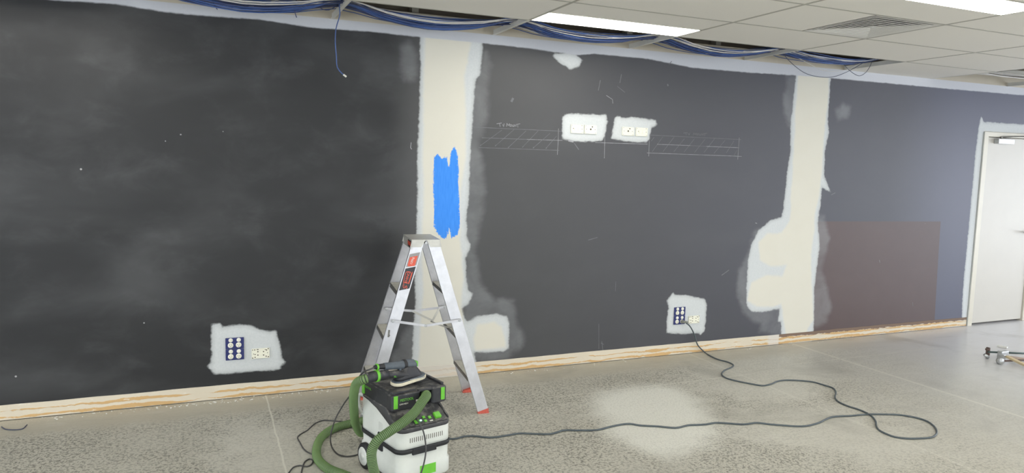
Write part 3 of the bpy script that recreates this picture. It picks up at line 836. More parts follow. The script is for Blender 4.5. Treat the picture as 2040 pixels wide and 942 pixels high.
# ---------------------------------------------------------------- sockets on the wall
def wall_thing(name, label, cat, x, z, group=None):
    return thing(name, label, cat, (x, WY, z), 0, group)
def lbox(x0, x1, o0, o1, z0, z1, bev=0.0):
    return box(x0, x1, -o1, -o0, z0, z1, bev)
def navy_outlet(x, z, label):
    t = wall_thing('power_outlet', label, 'power outlet', x, z, 'blue double power outlets')
    mobj('plate', lbox(-.0585, .0585, 0.0005, .010, -.038, .038, .003), M['navy'], t)
    for sx in (-1, 1):
        s = mobj('socket', cyl((sx * .0255 - .001, -.009, -.012), (0, -1, 0), .0180, .005, 28, bev=.0015), M['ivory'], t, True)
        bm = bmesh.new()
        for dx, dz, sl in ((-.006, .004, .002), (.006, .004, -.002), (0, -.008, 0)):
            add_prism(bm, [(-.0012 + sl, .0035), (.0012 + sl, .0035), (.0012 - sl, -.0035), (-.0012 - sl, -.0035)], (sx * .0255 - .001 + dx, -.0142, -.012 + dz), (1, 0, 0), (0, 0, 1), (0, -.0004, 0))
        mobj('pin_slots', bm, M['hole'], s)
        r = mobj('switch', cyl((sx * .0255, -.009, .0225), (0, -1, 0), .0140, .004, 24, bev=.001), M['white'], t, True)
        mobj('rocker', box(sx * .0255 - .004, sx * .0255 + .004, -.0165, -.0125, .016, .029, .0012), M['ivory'], r)
    return t
navy_outlet(.1805, .385, 'upper blue double outlet in the lower left socket patch')
navy_outlet(.1805, .307, 'lower blue double outlet in the lower left socket patch')
navy_outlet(3.835, .3885, 'upper blue double outlet in the patch above the plugged in lead')
navy_outlet(3.835, .3105, 'lower blue double outlet holding the plug of the power lead')
def data_plate(x, z, w, h, label, holes, screws, group):
    t = wall_thing('socket_plate', label, 'socket plate', x, z, group)
    mobj('plate', lbox(-w / 2, w / 2, .0005, .011, -h / 2, h / 2, .003), M['ivory'], t)
    for hx, hz, r in holes: mobj('opening', cyl((hx, -.0108, hz), (0, -1, 0), r, .0006, 10), M['hole'], t)
    for hx, hz in screws: mobj('clip', box(hx - .004, hx + .004, -.0125, -.0105, hz - .003, hz + .003, .0008), M['ivory'], t)
    return t
H8 = [(-.052, .028, .0035), (-.038, .028, .004), (-.022, .029, .0035), (-.016, .029, .0035), (-.018, .014, .0045), (.019, .012, .0045), (.030, .026, .003), (.038, .022, .0045),
      (.050, .030, .004), (-.046, 0, .003), (-.036, -.004, .004), (.045, .002, .003), (-.052, -.028, .004), (-.036, -.024, .0042), (-.018, -.010, .0045),
      (.019, -.012, .0045), (.036, -.022, .0042), (.050, -.026, .0042)]
data_plate(.346, .301, .117, .070, 'bare ivory mechanism plate with many holes, right of the left blue outlets', H8, [(-.046, .012), (.05, .012)], None)
data_plate(3.992, .305, .115, .068, 'bare ivory mechanism plate with many holes, beside the plugged in lead', H8, [(-.046, .012), (.05, .012)], None)
one = [(-.036, .004, .0035), (.04, .028, .003), (.042, 0, .003), (-.047, -.026, .0022), (.046, -.026, .0022), (-.047, .028, .0022)]
aer = [(0, .002, .0075), (.014, .022, .0055), (-.04, .002, .003), (.04, 0, .003), (-.045, .027, .0022), (-.045, -.026, .0022), (.045, -.026, .0022)]
for x, lab, hs in ((2.754, 'blank ivory plate at the far left of the four upper wall plates', one),
                   (2.876, 'ivory plate with a centre hole, second from left of the upper wall plates', aer),
                   (3.229, 'ivory plate with a centre hole, third from left of the upper wall plates', aer),
                   (3.362, 'blank ivory plate at the far right of the four upper wall plates', one)):
    t = data_plate(x, 1.932, .112, .070, lab, hs, [(-.047, .02), (.047, .02), (-.047, -.018), (.047, -.018)], 'ivory wall plates on the upper white patches')
    if hs is one:
        mobj('rocker', box(-.028, -.006, -.0145, -.011, -.012, .012, .0015), M['white'], t)
        mobj('rocker', box(.006, .028, -.0145, -.011, -.012, .012, .0015), M['white'], t)

# ---------------------------------------------------------------- step ladder
phi = -0.107
LC = (1.320, 4.575)
lad = thing('step_ladder', 'silver aluminium double-sided step ladder with red feet by the blue paint patch', 'ladder', (LC[0], LC[1], 0), phi)
LH = 1.150
def lerp(a, b, t): return tuple(a[i] + (b[i] - a[i]) * t for i in range(3))
def stile_line(sx, sy):
    return Vector((sx * .385, sy * .235, 0.012)), Vector((sx * .050, sy * .165, LH - .02))
for sx in (-1, 1):
    for sy in (-1, 1):
        p0, p1 = stile_line(sx, sy)
        ax = (p1 - p0).normalized()
        v = Vector((0, sy, 0)); v = (v - ax * v.dot(ax)).normalized()          # outwards
        u = ax.cross(v).normalized()
        if u.x * sx < 0: u = -u                                              # towards the outer edge
        w0, w1 = .036, .038
        prof = [(-w0, 0), (w0, 0), (w0, -.026), (w0 - .003, -.026), (w0 - .003, -.003), (-w0 + .003, -.003), (-w0 + .003, -.026), (-w0, -.026)]
        bm = prism(prof, p0, u, v, p1 - p0)
        # cut foot level with the floor
        o = mobj('stile', bm, M['alu'], lad)
        bm = bmesh.new()
        q0 = p0 - ax * 0.004; foot = [(-w0 - .002, .003), (w0 + .002, .003), (w0 + .002, -.029), (-w0 - .002, -.029)]
        a = [q0 + u * f[0] + v * f[1] for f in foot]; b = [q + ax * .015 for q in a]
        va = [bm.verts.new((q.x, q.y, 0.0)) for q in a]; vb = [bm.verts.new(q) for q in b]
        for i in range(4): bm.faces.new((va[i], va[(i + 1) % 4], vb[(i + 1) % 4], vb[i]))
        bm.faces.new(va[::-1]); bm.faces.new(vb)
        f = mobj('rubber_foot', bm, M['red'], o); f['label'] = 'red rubber foot'
        # treads carried between near and far stile
    for z in (.82, .53, .24):
        t = z / LH
        ax_ = .385 + (.05 - .385) * t; hy = .235 + (.165 - .235) * t - .004
        bm = bmesh.new()
        xi, xo = sx * (ax_ - .036), sx * (ax_ + .036)
        a, b = min(xi, xo), max(xi, xo)
        add_box(bm, a, b, -hy, hy, z - .003, z)
        add_box(bm, (b - .003 if sx > 0 else a), (b if sx > 0 else a + .003), -hy, hy, z - .030, z)
        add_box(bm, (a if sx > 0 else b - .003), (a + .003 if sx > 0 else b), -hy, hy, z - .022, z)
        for g in range(6):
            gx = a + .010 + g * .010
            add_box(bm, gx, gx + .003, -hy, hy, z, z + .0015)
        tr = mobj('tread', bm, [M['tread_top'], M['alu_dark']], lad)
        for pf in tr.data.polygons:
            if pf.center.z < z - .004: pf.material_index = 1
# top cap: plate with down-turned sides
bm = bmesh.new()
add_box(bm, -.093, .093, -.172, .172, LH - .004, LH, .001)
add_box(bm, -.093, -.090, -.172, .172, LH - .062, LH - .003)
add_box(bm, .090, .093, -.172, .172, LH - .040, LH - .003)
for s in (-1, 1):
    for sx in (-1, 1):
        add_prism(bm, [(sx * .004, 0), (sx * .091, 0), (sx * .101, -.045), (sx * .030, -.045)], (0, s * .172 - (.002 if s > 0 else 0), LH - .003), (1, 0, 0), (0, 0, 1), (0, .002, 0))
mobj('top_cap', bm, M['alu_in'], lad)
# hinge pin visible in the gap
mobj('hinge', cyl((0, -.168, LH - .022), (0, 1, 0), .007, .336, 12), M['steel'], lad)
# spreader stays, near and far
def flat_bar(bm, a, b, w=.016, th=.003, nrm=(0, 1, 0)):
    a = Vector(a); b = Vector(b); d = (b - a).normalized(); n = Vector(nrm); s = d.cross(n).normalized(); n = s.cross(d)
    add_prism(bm, [(-w / 2, -th / 2), (w / 2, -th / 2), (w / 2, th / 2), (-w / 2, th / 2)], a - d * w / 2, s, n, d * ((b - a).length + w))
def sx_at(z): return .385 + (.05 - .385) * z / LH
def sy_at(z): return .235 + (.165 - .235) * z / LH
for sy in (-1, 1):
    if sy < 0: A, Mi, B = (-.212, -.214, .640), (-.004, -.216, .603), (.219, -.214, .628)
    else: A, Mi, B = (-.205, .172, .640), (-.021, .170, .619), (.200, .172, .638)
    bm = bmesh.new(); flat_bar(bm, A, Mi); flat_bar(bm, (Mi[0], Mi[1] - .003, Mi[2]), B)
    st = mobj('spreader', bm, M['alu'], lad)
    for P in (A, Mi, B): mobj('bolt', cyl((P[0], P[1] + .004, P[2]), (0, -1, 0), .009, .012, 14, bev=.002), M['steel'], st)
bm = bmesh.new(); flat_bar(bm, (-.021, .164, .616), (.112, .160, .548), .013); mobj('brace', bm, M['alu_in'], lad)
bm = bmesh.new(); flat_bar(bm, (.112, .156, .548), (.158, .162, .628), .013); mobj('brace', bm, M['alu_in'], lad)
mobj('brace', tube(catmull([(.075, .02, .575), (.125, -.04, .560), (.180, -.11, .560), (.215, -.16, .588)], .02), .005, 8), M['alu_in'], lad, True)
# stickers on the near left stile
p0, p1 = stile_line(-1, -1)
ax = (p1 - p0).normalized(); v = Vector((0, -1, 0)); v = (v - ax * v.dot(ax)).normalized(); u = ax.cross(v).normalized()
if u.x > 0: u = -u
Ls = (p1 - p0).length
def on_stile(s, w, out=.0006):
    """s: distance from the foot along the stile, w: towards the outer edge"""
    return p0 + ax * s + u * w + v * out
def sticker(name, s0, s1, w, mat, skew=0.0, out=.0006, label=None, w1=None):
    w1 = w if w1 is None else w1
    bm = bmesh.new()
    pts = [on_stile(s0 + skew, -w), on_stile(s0, w), on_stile(s1, w1), on_stile(s1 + skew, -w1)]
    pts = [q + v * (out - .0006) for q in pts]
    a = [bm.verts.new(q) for q in pts]; b = [bm.verts.new(q + v * .0004) for q in pts]
    for i in range(4): bm.faces.new((a[i], a[(i + 1) % 4], b[(i + 1) % 4], b[i]))
    bm.faces.new(a[::-1]); bm.faces.new(b)
    o = mobj(name, bm, mat, lad)
    if label: o['label'] = label
    return o
def stile_text(s, size, pos, w, mat, parent, out=.0014, sx=1.0, flip=1):
    me = text_mesh(s, size, .0002)
    xf_mesh(me, tuple(on_stile(pos, w, out)), tuple(ax * flip * sx), tuple(-u * flip * -1 if False else u * flip))
    return mobj('lettering', me, mat, parent)
k1 = Ls - .155
lab = sticker('label', .845, .990, .030, M['label_black'], .030, label='black label with a red horned-beast emblem')
# emblem: outlined rounded slab with ribs and a tail scroll
bm = bmesh.new()
def est(bm, pts, wd=.003):
    P = [on_stile(a, b, .0014) for a, b in pts]
    for a, b in zip(P[:-1], P[1:]):
        d = (b - a).normalized(); n = d.cross(v).normalized() * wd / 2
        bm.faces.new([bm.verts.new(q) for q in (a - n, b - n, b + n, a + n)])
est(bm, [(.905, -.014), (.970, -.016), (.978, -.006), (.974, .016), (.962, .022), (.905, .018), (.892, .012), (.880, .014), (.868, .006), (.874, -.004), (.888, -.006)])
est(bm, [(.900, -.018), (.982, -.020)])
est(bm, [(.888, -.006), (.878, -.014), (.868, -.012)]); est(bm, [(.884, .004), (.876, .000)])
est(bm, [(.905, -.014), (.905, .014)], .004)
mobj('emblem', bm, M['label_red'], lab)
stile_text('RHINO', .024, .938, .002, M['label_red'], lab, .0016)
lab = sticker('label', .998, 1.085, .030, M['label_grey'], .030, label='grey label with an orange load rating')
bm = bmesh.new()
P = [on_stile(a, b, .0013) for a, b in ((1.022, -.022), (1.008, .014), (1.012, .024), (1.066, .024), (1.090, -.022))]
bm.faces.new([bm.verts.new(q) for q in P]); mobj('load_patch', bm, M['label_red'], lab)
stile_text('120kg', .020, 1.048, .004, M['label_white'], lab, .0022)
lab = sticker('label', .175, .320, .026, M['label_white'], .0, label='white instruction label low on the leg')
bm = bmesh.new()
for r in range(7): est(bm, [(.200 + r * .010, -.016), (.200 + r * .010, .016 - (r % 3) * .006)], .0025)
mobj('print_lines', bm, M['label_grey'], lab)
bm = bmesh.new()
for w in (-.012, -.004, .004, .012): est(bm, [(.286, w), (.302, w)], .006)
mobj('red_print', bm, M['label_red'], lab)
bm = bmesh.new()
est(bm, [(.545, .010), (.590, .018)], .012); est(bm, [(.560, .004), (.545, .012)], .006)
mobj('paint_scuff', bm, M['alu_dark'], lad)
# sticker on the outer side of the cap
bm = box(-.0945, -.0932, -.155, -.03, LH - .055, LH - .010); s_ = mobj('label', bm, M['label_black'], lad); s_['label'] = 'black label with red print on the cap edge'
me = text_mesh('RHINO', .040, .0002); xf_mesh(me, (-.0952, -.092, LH - .033), (0, -1, 0), (0, 0, 1)); mobj('lettering', me, M['label_red'], s_)

# ---------------------------------------------------------------- dust extractor
VR = 0.252
VO = (0.873, 3.384)
ca, sa = math.cos(VR), math.sin(VR)
def VL(uu, vv, z=0.0): return (VO[0] + ca * uu - sa * vv, VO[1] + sa * uu + ca * vv, z)
vac = thing('dust_extractor', 'boxy light grey and black dust extractor on wheels in front of the ladder', 'dust extractor', (VO[0], VO[1], 0), VR)
def rr(cx, cy, w, d, r, z, nc=6, ns=14):
    """dense rounded rectangle; z may be a function of depth"""
    hw, hd = w / 2, d / 2; pts = []
    corners = ((1, 1, 0), (-1, 1, PI / 2), (-1, -1, PI), (1, -1, 3 * PI / 2))
    arcs = [[(cx + sx * (hw - r) + r * math.cos(a0 + PI / 2 * i / nc), cy + sy * (hd - r) + r * math.sin(a0 + PI / 2 * i / nc)) for i in range(nc + 1)] for sx, sy, a0 in corners]
    for q in range(4):
        pts += arcs[q]; a = arcs[q][-1]; b = arcs[(q + 1) % 4][0]
        for i in range(1, ns): pts.append((a[0] + (b[0] - a[0]) * i / ns, a[1] + (b[1] - a[1]) * i / ns))
    return [(x, y, z(y) if callable(z) else z) for x, y in pts]
cu, cv, VW, VD = .155, .216, .312, .436
# lower tank with flared base
bm = bmesh.new()
add_rings(bm, [rr(cu, cv, VW - .01, VD - .01, .04, .030), rr(cu, cv, VW + .006, VD + .006, .045, .040), rr(cu, cv, VW + .006, VD + .006, .045, lambda y: .108 + .05 * y),
               rr(cu, cv, VW - .006, VD - .006, .045, lambda y: .116 + .05 * y), rr(cu, cv, VW - .004, VD - .004, .045, .186)])
mobj('tank', bm, M['tank'], vac, True)
# dark separation band with a thicker clip region at the front
bm = bmesh.new()
add_rings(bm, [rr(cu, cv, VW + .004, VD + .004, .048, .183), rr(cu, cv, VW + .010, VD + .010, .05, .187), rr(cu, cv, VW + .010, VD + .010, .05, .203), rr(cu, cv, VW + .004, VD + .004, .048, .207)])
band_o = mobj('seal_band', bm, M['black'], vac, True)
add = bmesh.new(); add_box(add, .075, .215, -.010, .01, .172, .206, .004)
mobj('front_grip', add, M['black'], band_o)
# upper housing: light shell below a swept line, black cover above
def curve(y): return float(np.interp(y, [-.01, .01, .05, .10, .16, .24, .34, .44], [.290, .291, .298, .312, .334, .360, .377, .383]))
def ztop(y): return float(np.interp(y, [-.02, .0, .02, .115, .128, .45], [.308, .313, .322, .372, .392, .392]))
bm = bmesh.new()
add_rings(bm, [rr(cu, cv, VW - .002, VD - .002, .046, .205), rr(cu, cv, VW, VD, .046, .22), rr(cu, cv, VW - .001, VD - .001, .046, curve), rr(cu, cv, VW - .01, VD - .01, .042, lambda y: curve(y) + .0005)])
mobj('housing', bm, M['tank'], vac, True)
bm = bmesh.new()
rings = [rr(cu, cv, VW - .006, VD - .006, .045, lambda y: curve(y) - .002), rr(cu, cv, VW + .001, VD + .001, .047, lambda y: curve(y) + .002),
         rr(cu, cv, VW + .001, VD + .001, .047, lambda y: ztop(y) - .006), rr(cu, cv, VW - .004, VD - .004, .045, lambda y: ztop(y) - .001), rr(cu, cv, VW - .014, VD - .014, .04, ztop)]
for s in (.85, .65, .45, .25, .06): rings.append(rr(cu, cv, (VW - .014) * s, (VD - .014) * s, .04 * s, ztop))
add_rings(bm, rings)
mobj('cover', bm, M['panel_pl'], vac, True)
# control panel details, lying on the sloping deck
sl = math.atan2(.372 - .322, .095)
def deck(uu, vv, h=0.0): return (uu, vv - h * math.sin(sl), ztop(vv) + h * math.cos(sl))
cp = mobj('control_deck', prism([(.008, .3150), (.112, .371), (.112, .3735), (.008, .3185)], (.070, 0, 0), (0, 1, 0), (0, 0, 1), (.215, 0, 0)), M['panel_pl'], vac)
def deck_btn(name, uu, vv, w, d, mat, h=.006, parent=None, par=vac):
    bm = bmesh.new(); add_box(bm, -w / 2, w / 2, -d / 2, d / 2, 0, h, min(w, d) * .12)
    m = Matrix.Translation(deck(uu, vv, .0018)) @ Matrix.Rotation(sl, 4, 'X')
    bmesh.ops.transform(bm, matrix=m, verts=bm.verts)
    return mobj(name, bm, mat, parent or cp)
deck_btn('power_knob', .240, .036, .036, .036, M['green'], .016)
deck_btn('button', .196, .036, .016, .016, M['green'])
deck_btn('button', .166, .044, .015, .015, M['green'])
deck_btn('button', .164, .022, .014, .014, M['green'])
deck_btn('socket_flap', .116, .026, .026, .024, M['green'], .008)
deck_btn('indicator', .141, .030, .010, .008, M['green_led'], .004)
deck_btn('dial_pointer', .196, .016, .018, .006, M['white'], .003)
deck_btn('suction_dial', .085, .062, .036, .034, M['black'], .010)
bm = bmesh.new()
for uu, vv, w, d in ((.155, .004, .26, .008), (.298, .06, .008, .10)):
    b2 = box(-w / 2, w / 2, -d / 2, d / 2, 0, .006, .002); merge(bm, b2, Matrix.Translation(deck(uu, vv, 0)) @ Matrix.Rotation(sl, 4, 'X'))
mobj('deck_rim', bm, M['black_pl'], cp)
# exhaust slots
bm = bmesh.new()
for i in range(17): add_box(bm, .062 + i * .0118, .0645 + i * .0118, -.0035, -.0008, .238, .262)
mobj('exhaust_slots', bm, M['hole'], vac)
# side latch and recess, left side
bm = bmesh.new()
add_box(bm, -.008, .004, .168, .212, .150, .245, .004); add_box(bm, -.012, -.004, .172, .208, .205, .242, .003)
mobj('side_latch', bm, M['black'], vac)
mobj('latch_recess', box(-.0025, .002, .165, .215, .250, .300, .002), M['tank'], vac)
mobj('grip_recess', box(-.0022, .002, .095, .125, .262, .300, .002), M['tank'], vac)
# front label
bm = box(.120, .215, -.0055, .0, .052, .105, .001); fl = mobj('front_label', bm, M['green'], vac); fl['label'] = 'bright green front label'
# wheels
def wheel(uo, vo, r, wd, side):
    b = bmesh.new(); c = (uo, vo, r)
    prof = [(r * .70, 0), (r * .90, -.003), (r, .006), (r, wd - .006), (r * .9, wd), (r * .70, wd)]
    rings = []
    for k in range(len(prof)):
        rings.append([(uo + side * prof[k][1], vo + prof[k][0] * math.cos(2 * PI * i / 36), r + prof[k][0] * math.sin(2 * PI * i / 36)) for i in range(36)])
    vs = add_rings(b, rings, cap=True)
    w = mobj('rear_wheel', b, M['black'], vac, True)
    b = bmesh.new(); add_cyl(b, (uo + side * (wd - .004), vo, r), (side, 0, 0), r * .76, .008, 36, r * .66)
    add_cyl(b, (uo + side * (wd + .002), vo, r), (side, 0, 0), r * .3, .004, 24)
    mobj('hub_cap', b, M['tank'], w, True)
wheel(.004, .345, .070, .030, -1); wheel(.306, .345, .070, .030, 1)
for uo in (.045, .265):
    b = bmesh.new(); add_cyl(b, (uo - .010, .050, .019), (1, 0, 0), .019, .020, 20, bev=.003)
    w = mobj('castor', b, M['black'], vac, True)
    mobj('castor_fork', box(uo - .016, uo + .016, .035, .065, .030, .046, .003), M['black_pl'], w)
# hose garage box on top
def gbox(u0, u1, v0, v1, z0, z1, r=.02):
    b = bmesh.new(); c1, c2, w, d = (u0 + u1) / 2, (v0 + v1) / 2, u1 - u0, v1 - v0
    add_rings(b, [rr(c1, c2, w - .012, d - .012, r * .7, z0), rr(c1, c2, w, d, r, z0 + .006), rr(c1, c2, w, d, r, z1 - .005), rr(c1, c2, w - .006, d - .006, r * .8, z1 - .001), rr(c1, c2, w - .012, d - .012, r * .6, z1)])
    return b
G0, G1 = .386, .470
gar = mobj('hose_box', gbox(.004, .326, .100, .438, G0, G1), M['black_pl'], vac, False)
b = gbox(.002, .168, .078, .14, G0 - .002, G1 - .004, .014); mobj('front_panel', b, M['black_pl'], gar)
b = gbox(.236, .328, .078, .14, G0 - .002, G1 - .001, .014); mobj('latch_block', b, M['black_pl'], gar)
mobj('hose_opening', box(.170, .234, .096, .112, G0 + .004, G1 - .008, .003), M['void'], gar)
b = bmesh.new(); add_box(b, .160, .244, .084, .13, G1 - .012, G1 + .001, .004); mobj('hose_arch', b, M['black_pl'], gar)
# tray floor with raised rails and ribs
b = bmesh.new()
add_box(b, .010, .306, .120, .425, G1 - .001, G1 + .0015)
mobj('tray', b, M['black_top'], gar)
b = bmesh.new()
add_box(b, .006, .022, .105, .432, G1 - .002, G1 + .010, .003); add_box(b, .308, .324, .105, .432, G1 - .002, G1 + .012, .003)
add_box(b, .012, .304, .418, .432, G1 - .002, G1 + .008, .003); add_box(b, .012, .150, .100, .112, G1 - .002, G1 + .006, .002)
mobj('tray_rail', b, M['black_pl'], gar)
b = bmesh.new()
add_box(b, .03, .29, .16, .164, G1, G1 + .004); add_box(b, .03, .29, .20, .203, G1, G1 + .004); add_box(b, .20, .203, .125, .40, G1, G1 + .004)
mobj('tray_rib', b, M['black_top'], gar)
for (a0, a1, b0, b1) in ((.012, .034, .074, .084), (.290, .313, .074, .084)):
    mobj('catch', box(a0, a1, b0, b1, G0 + .012, G1 - .006, .002), M['green'], gar)
for (a0, a1, v0) in ((-.002, .008, .385), (.322, .332, .385), (.324, .331, .30)):
    mobj('catch', box(a0, a1, v0, v0 + .024, G0 + .012, G1 - .006, .002), M['green'], gar)
def lettering(s, size, o, ux, uy, mat, par):
    me = text_mesh(s, size, .0003); xf_mesh(me, o, ux, uy); return mobj('lettering', me, mat, par)
lettering('FESTOOL', .0190, (.088, .0775, G0 + .050), (1, 0, 0), (0, 0, 1), M['green'], gar)
lettering('CTM MIDI I', .0100, (.070, .0775, G0 + .030), (1, 0, 0), (0, 0, 1), M['white'], gar)
mobj('logo_square', box(.140, .150, .0768, .0778, G0 + .030, G0 + .040), M['white'], gar)
lettering('FESTOOL', .017, (.0032, .345, G1 - .030), (0, -1, 0), (0, 0, 1), M['green'], gar)
# carrying handle loop at the rear
b = tube(catmull([(.02, .425, .375), (.018, .462, .372), (.02, .490, .350), (.022, .492, .30), (.02, .462, .272), (.02, .432, .268)], .01), .009, 10)
mobj('rear_handle', b, M['tank'], vac, True)

# ---------------------------------------------------------------- sander on top
SA = 0.32
SO = (0.980, 3.622)
sz = G1 + .012
snd = thing('sander', 'dark grey hand sander with green trim resting on top of the dust extractor', 'sander', (SO[0], SO[1], sz), SA)
def loft(sections, n=20):
    """sections along x: (x, y, z, ry, rz)"""
    b = bmesh.new()
    add_rings(b, [[(x, y + ry * math.cos(2 * PI * k / n), z + rz * math.sin(2 * PI * k / n)) for k in range(n)] for x, y, z, ry, rz in sections])
    return b
b = bmesh.new()
def pad_ring(z, s): return rr(.003, 0, .200 * s, .092 * s, .040 * s, lambda y: z, 8, 6)
def tilt(rings): return [[(x, y, z + .10 * (x + .1)) for x, y, z in r] for r in rings]
add_rings(b, tilt([pad_ring(-.004, .97), pad_ring(-.001, 1), pad_ring(.009, 1), pad_ring(.013, .97)]))
pd = mobj('sanding_pad', b, M['felt'], snd, True); pd['label'] = 'cream sanding pad'
b = bmesh.new(); add_rings(b, tilt([pad_ring(.013, .96), pad_ring(.018, .94), pad_ring(.020, .9)])); mobj('backing_plate', b, M['sander_grey'], snd, True)
b = bmesh.new()
add_rings(b, [rr(.0, 0, .165, .080, .036, .024, 8, 6), rr(.0, 0, .155, .080, .036, .040, 8, 6), rr(.002, 0, .135, .076, .034, .054, 8, 6),
              rr(.004, 0, .110, .070, .03, .066, 8, 6), rr(.004, 0, .082, .058, .026, .083, 8, 6), rr(.002, 0, .074, .05, .022, .092, 8, 6)])
mobj('motor_housing', b, M['black_pl'], snd, True)
gz = lambda x: .0945 - .105 * (x - 0)
b = loft([(x, 0, gz(x) + dz, a_, b_) for x, dz, a_, b_ in ((-.150, 0, .010, .010), (-.146, 0, .018, .018), (-.10, 0, .020, .020), (-.05, .002, .022, .022), (-.01, .004, .026, .026),
          (.015, .004, .029, .026), (.034, .003, .027, .024), (.045, 0, .020, .018), (.049, 0, .008, .008))])
mobj('grip', b, M['sander_grey'], snd, True)
mobj('grip_band', loft([(x, 0, gz(x) + .003, q, q) for x, q in ((-.034, .0248), (-.024, .0268), (-.016, .0272))]), M['black'], snd, True)
mobj('switch', box(.032, .053, -.019, .012, .080, .110, .005), M['green'], snd)
b = loft([(x, 0, gz(x), q, q) for x, q in ((-.205, .0085), (-.190, .013), (-.150, .0155), (-.140, .0155))])
mobj('cord_collar', b, M['black'], snd, True)
mobj('collar_ring', loft([(-.192, 0, gz(-.192), .0165, .0165), (-.183, 0, gz(-.183), .0165, .0165)]), M['green'], snd, True)
b = loft([(-.180, -.01, .070, .018, .018), (-.150, -.01, .067, .020, .020), (-.10, -.008, .061, .022, .021), (-.06, -.004, .054, .034, .024), (-.02, 0, .049, .040, .024), (.02, 0, .045, .03, .02)])
mobj('dust_port', b, M['black_pl'], snd, True)
b = bmesh.new()
add_box(b, -.060, -.046, -.012, .012, .066, .096, .004)
mobj('grip_bridge', b, M['sander_grey'], snd)
me = text_mesh('FESTOOL', .013, .0003); xf_mesh(me, (-.078, -.0305, .054), (1, 0, 0), (0, 0, 1)); mobj('lettering', me, M['green'], snd)
b = bmesh.new(); add_box(b, -.02, .075, -.052, -.046, .026, .030, .001); mobj('guide_strip', b, M['steel'], snd)
def SL(x, y, z):
    c, s = math.cos(SA), math.sin(SA); return (SO[0] + c * x - s * y, SO[1] + s * x + c * y, sz + z)

# ---------------------------------------------------------------- suction hose (one ribbed hose)
def on_plane(px, py, p, n):
    d = _ray(px, py); o = np.array([0, 0, CAMH]); n = np.array(n, float); t = ((np.array(p) - o) @ n) / (d @ n); q = o + d * t
    return (float(q[0]), float(q[1]), float(q[2]))
HR = .0245
def hose_mesh(pts, pitch=.0080):
    path = catmull(pts, .01)
    # resample evenly
    P = np.array(path); d = np.r_[0, np.cumsum(np.linalg.norm(np.diff(P, axis=0), axis=1))]
    n = int(d[-1] / (pitch / 4)); s = np.linspace(0, d[-1], n)
    Q = np.stack([np.interp(s, d, P[:, i]) for i in range(3)], -1)
    # smooth a little
    for _ in range(12): Q[1:-1] = (Q[:-2] + 2 * Q[1:-1] + Q[2:]) / 4
    bm = bmesh.new()
    vs = add_tube(bm, Q, lambda i: HR - (.0034 if i % 4 == 0 else (.0012 if i % 2 else 0)), 16)
    me = bpy.data.meshes.new('suction_hose'); bm.verts.index_update(); bmesh.ops.recalc_face_normals(bm, faces=bm.faces)
    rib = [0.0] * len(bm.verts)
    for i, r in enumerate(vs):
        for q in r: rib[q.index] = 0.0 if i % 4 == 0 else 1.0
    bm.to_mesh(me); bm.free()
    a = me.attributes.new('rib', 'FLOAT', 'POINT'); a.data.foreach_set('value', rib)
    return me
def sp(y, *ps): return [on_y(px, py, y) for px, py in ps]
port = SL(-.222, -.01, .072)
port2 = SL(-.262, -.012, .068)
hp = [port, port2, on_y(712, 762, 3.58), on_y(705, 784, 3.68), on_y(705, 815, 3.80), on_y(709, 845, 3.95), on_y(719, 862, 4.03)]
fz = .0265
hp += [(0.86, 4.10, .05), (0.98, 4.06, fz), (1.10, 4.10, fz), (1.16, 4.22, fz), (1.10, 4.33, fz), (0.97, 4.36, fz)]
hp += [on_z(700, 843, fz), on_z(668, 852, fz), on_z(643, 868, fz), on_z(631, 893, fz), on_z(634, 915, fz), on_z(655, 934, fz), on_z(690, 948, fz), on_z(730, 968, fz)]
hp += [(0.80, 3.40, .030), (0.845, 3.20, .06)]
hp = hp[:-2] + [on_z(765, 990, .03), on_y(752, 958, 3.34), on_y(742, 925, 3.325), on_y(741, 897, 3.32), on_y(752, 877, 3.315), on_y(775, 860, 3.32), on_y(803, 841, 3.345),
                on_y(827, 820, 3.40), on_y(843, 797, 3.455), on_y(850, 787, 3.50), VL(.203, .10, .436), VL(.203, .112, .434)]
me = hose_mesh(hp)
ho = mobj('suction_hose', me, M['hose'], None, True)
tag(ho, 'green ribbed suction hose looping from the sander over the floor to the extractor', 'hose')
# connector cuff at the sander end
d0 = (Vector(port2) - Vector(port)).normalized()
b = bmesh.new()
add_tube(b, [Vector(SL(-.130, -.009, .066)), Vector(SL(-.165, -.009, .069)), Vector(port), Vector(port) + d0 * .028, Vector(port) + d0 * .036], lambda i: [.024, .026, .0275, .0285, .026][i], 20)
cf = mobj('cuff', b, M['black_pl'], ho, True)
b = bmesh.new(); add_tube(b, [Vector(SL(-.188, -.009, .0705)), Vector(SL(-.203, -.009, .0712))], .0305, 24)
r_ = mobj('collar_ring', b, M['green'], cf, True); r_['label'] = 'bright green ring'

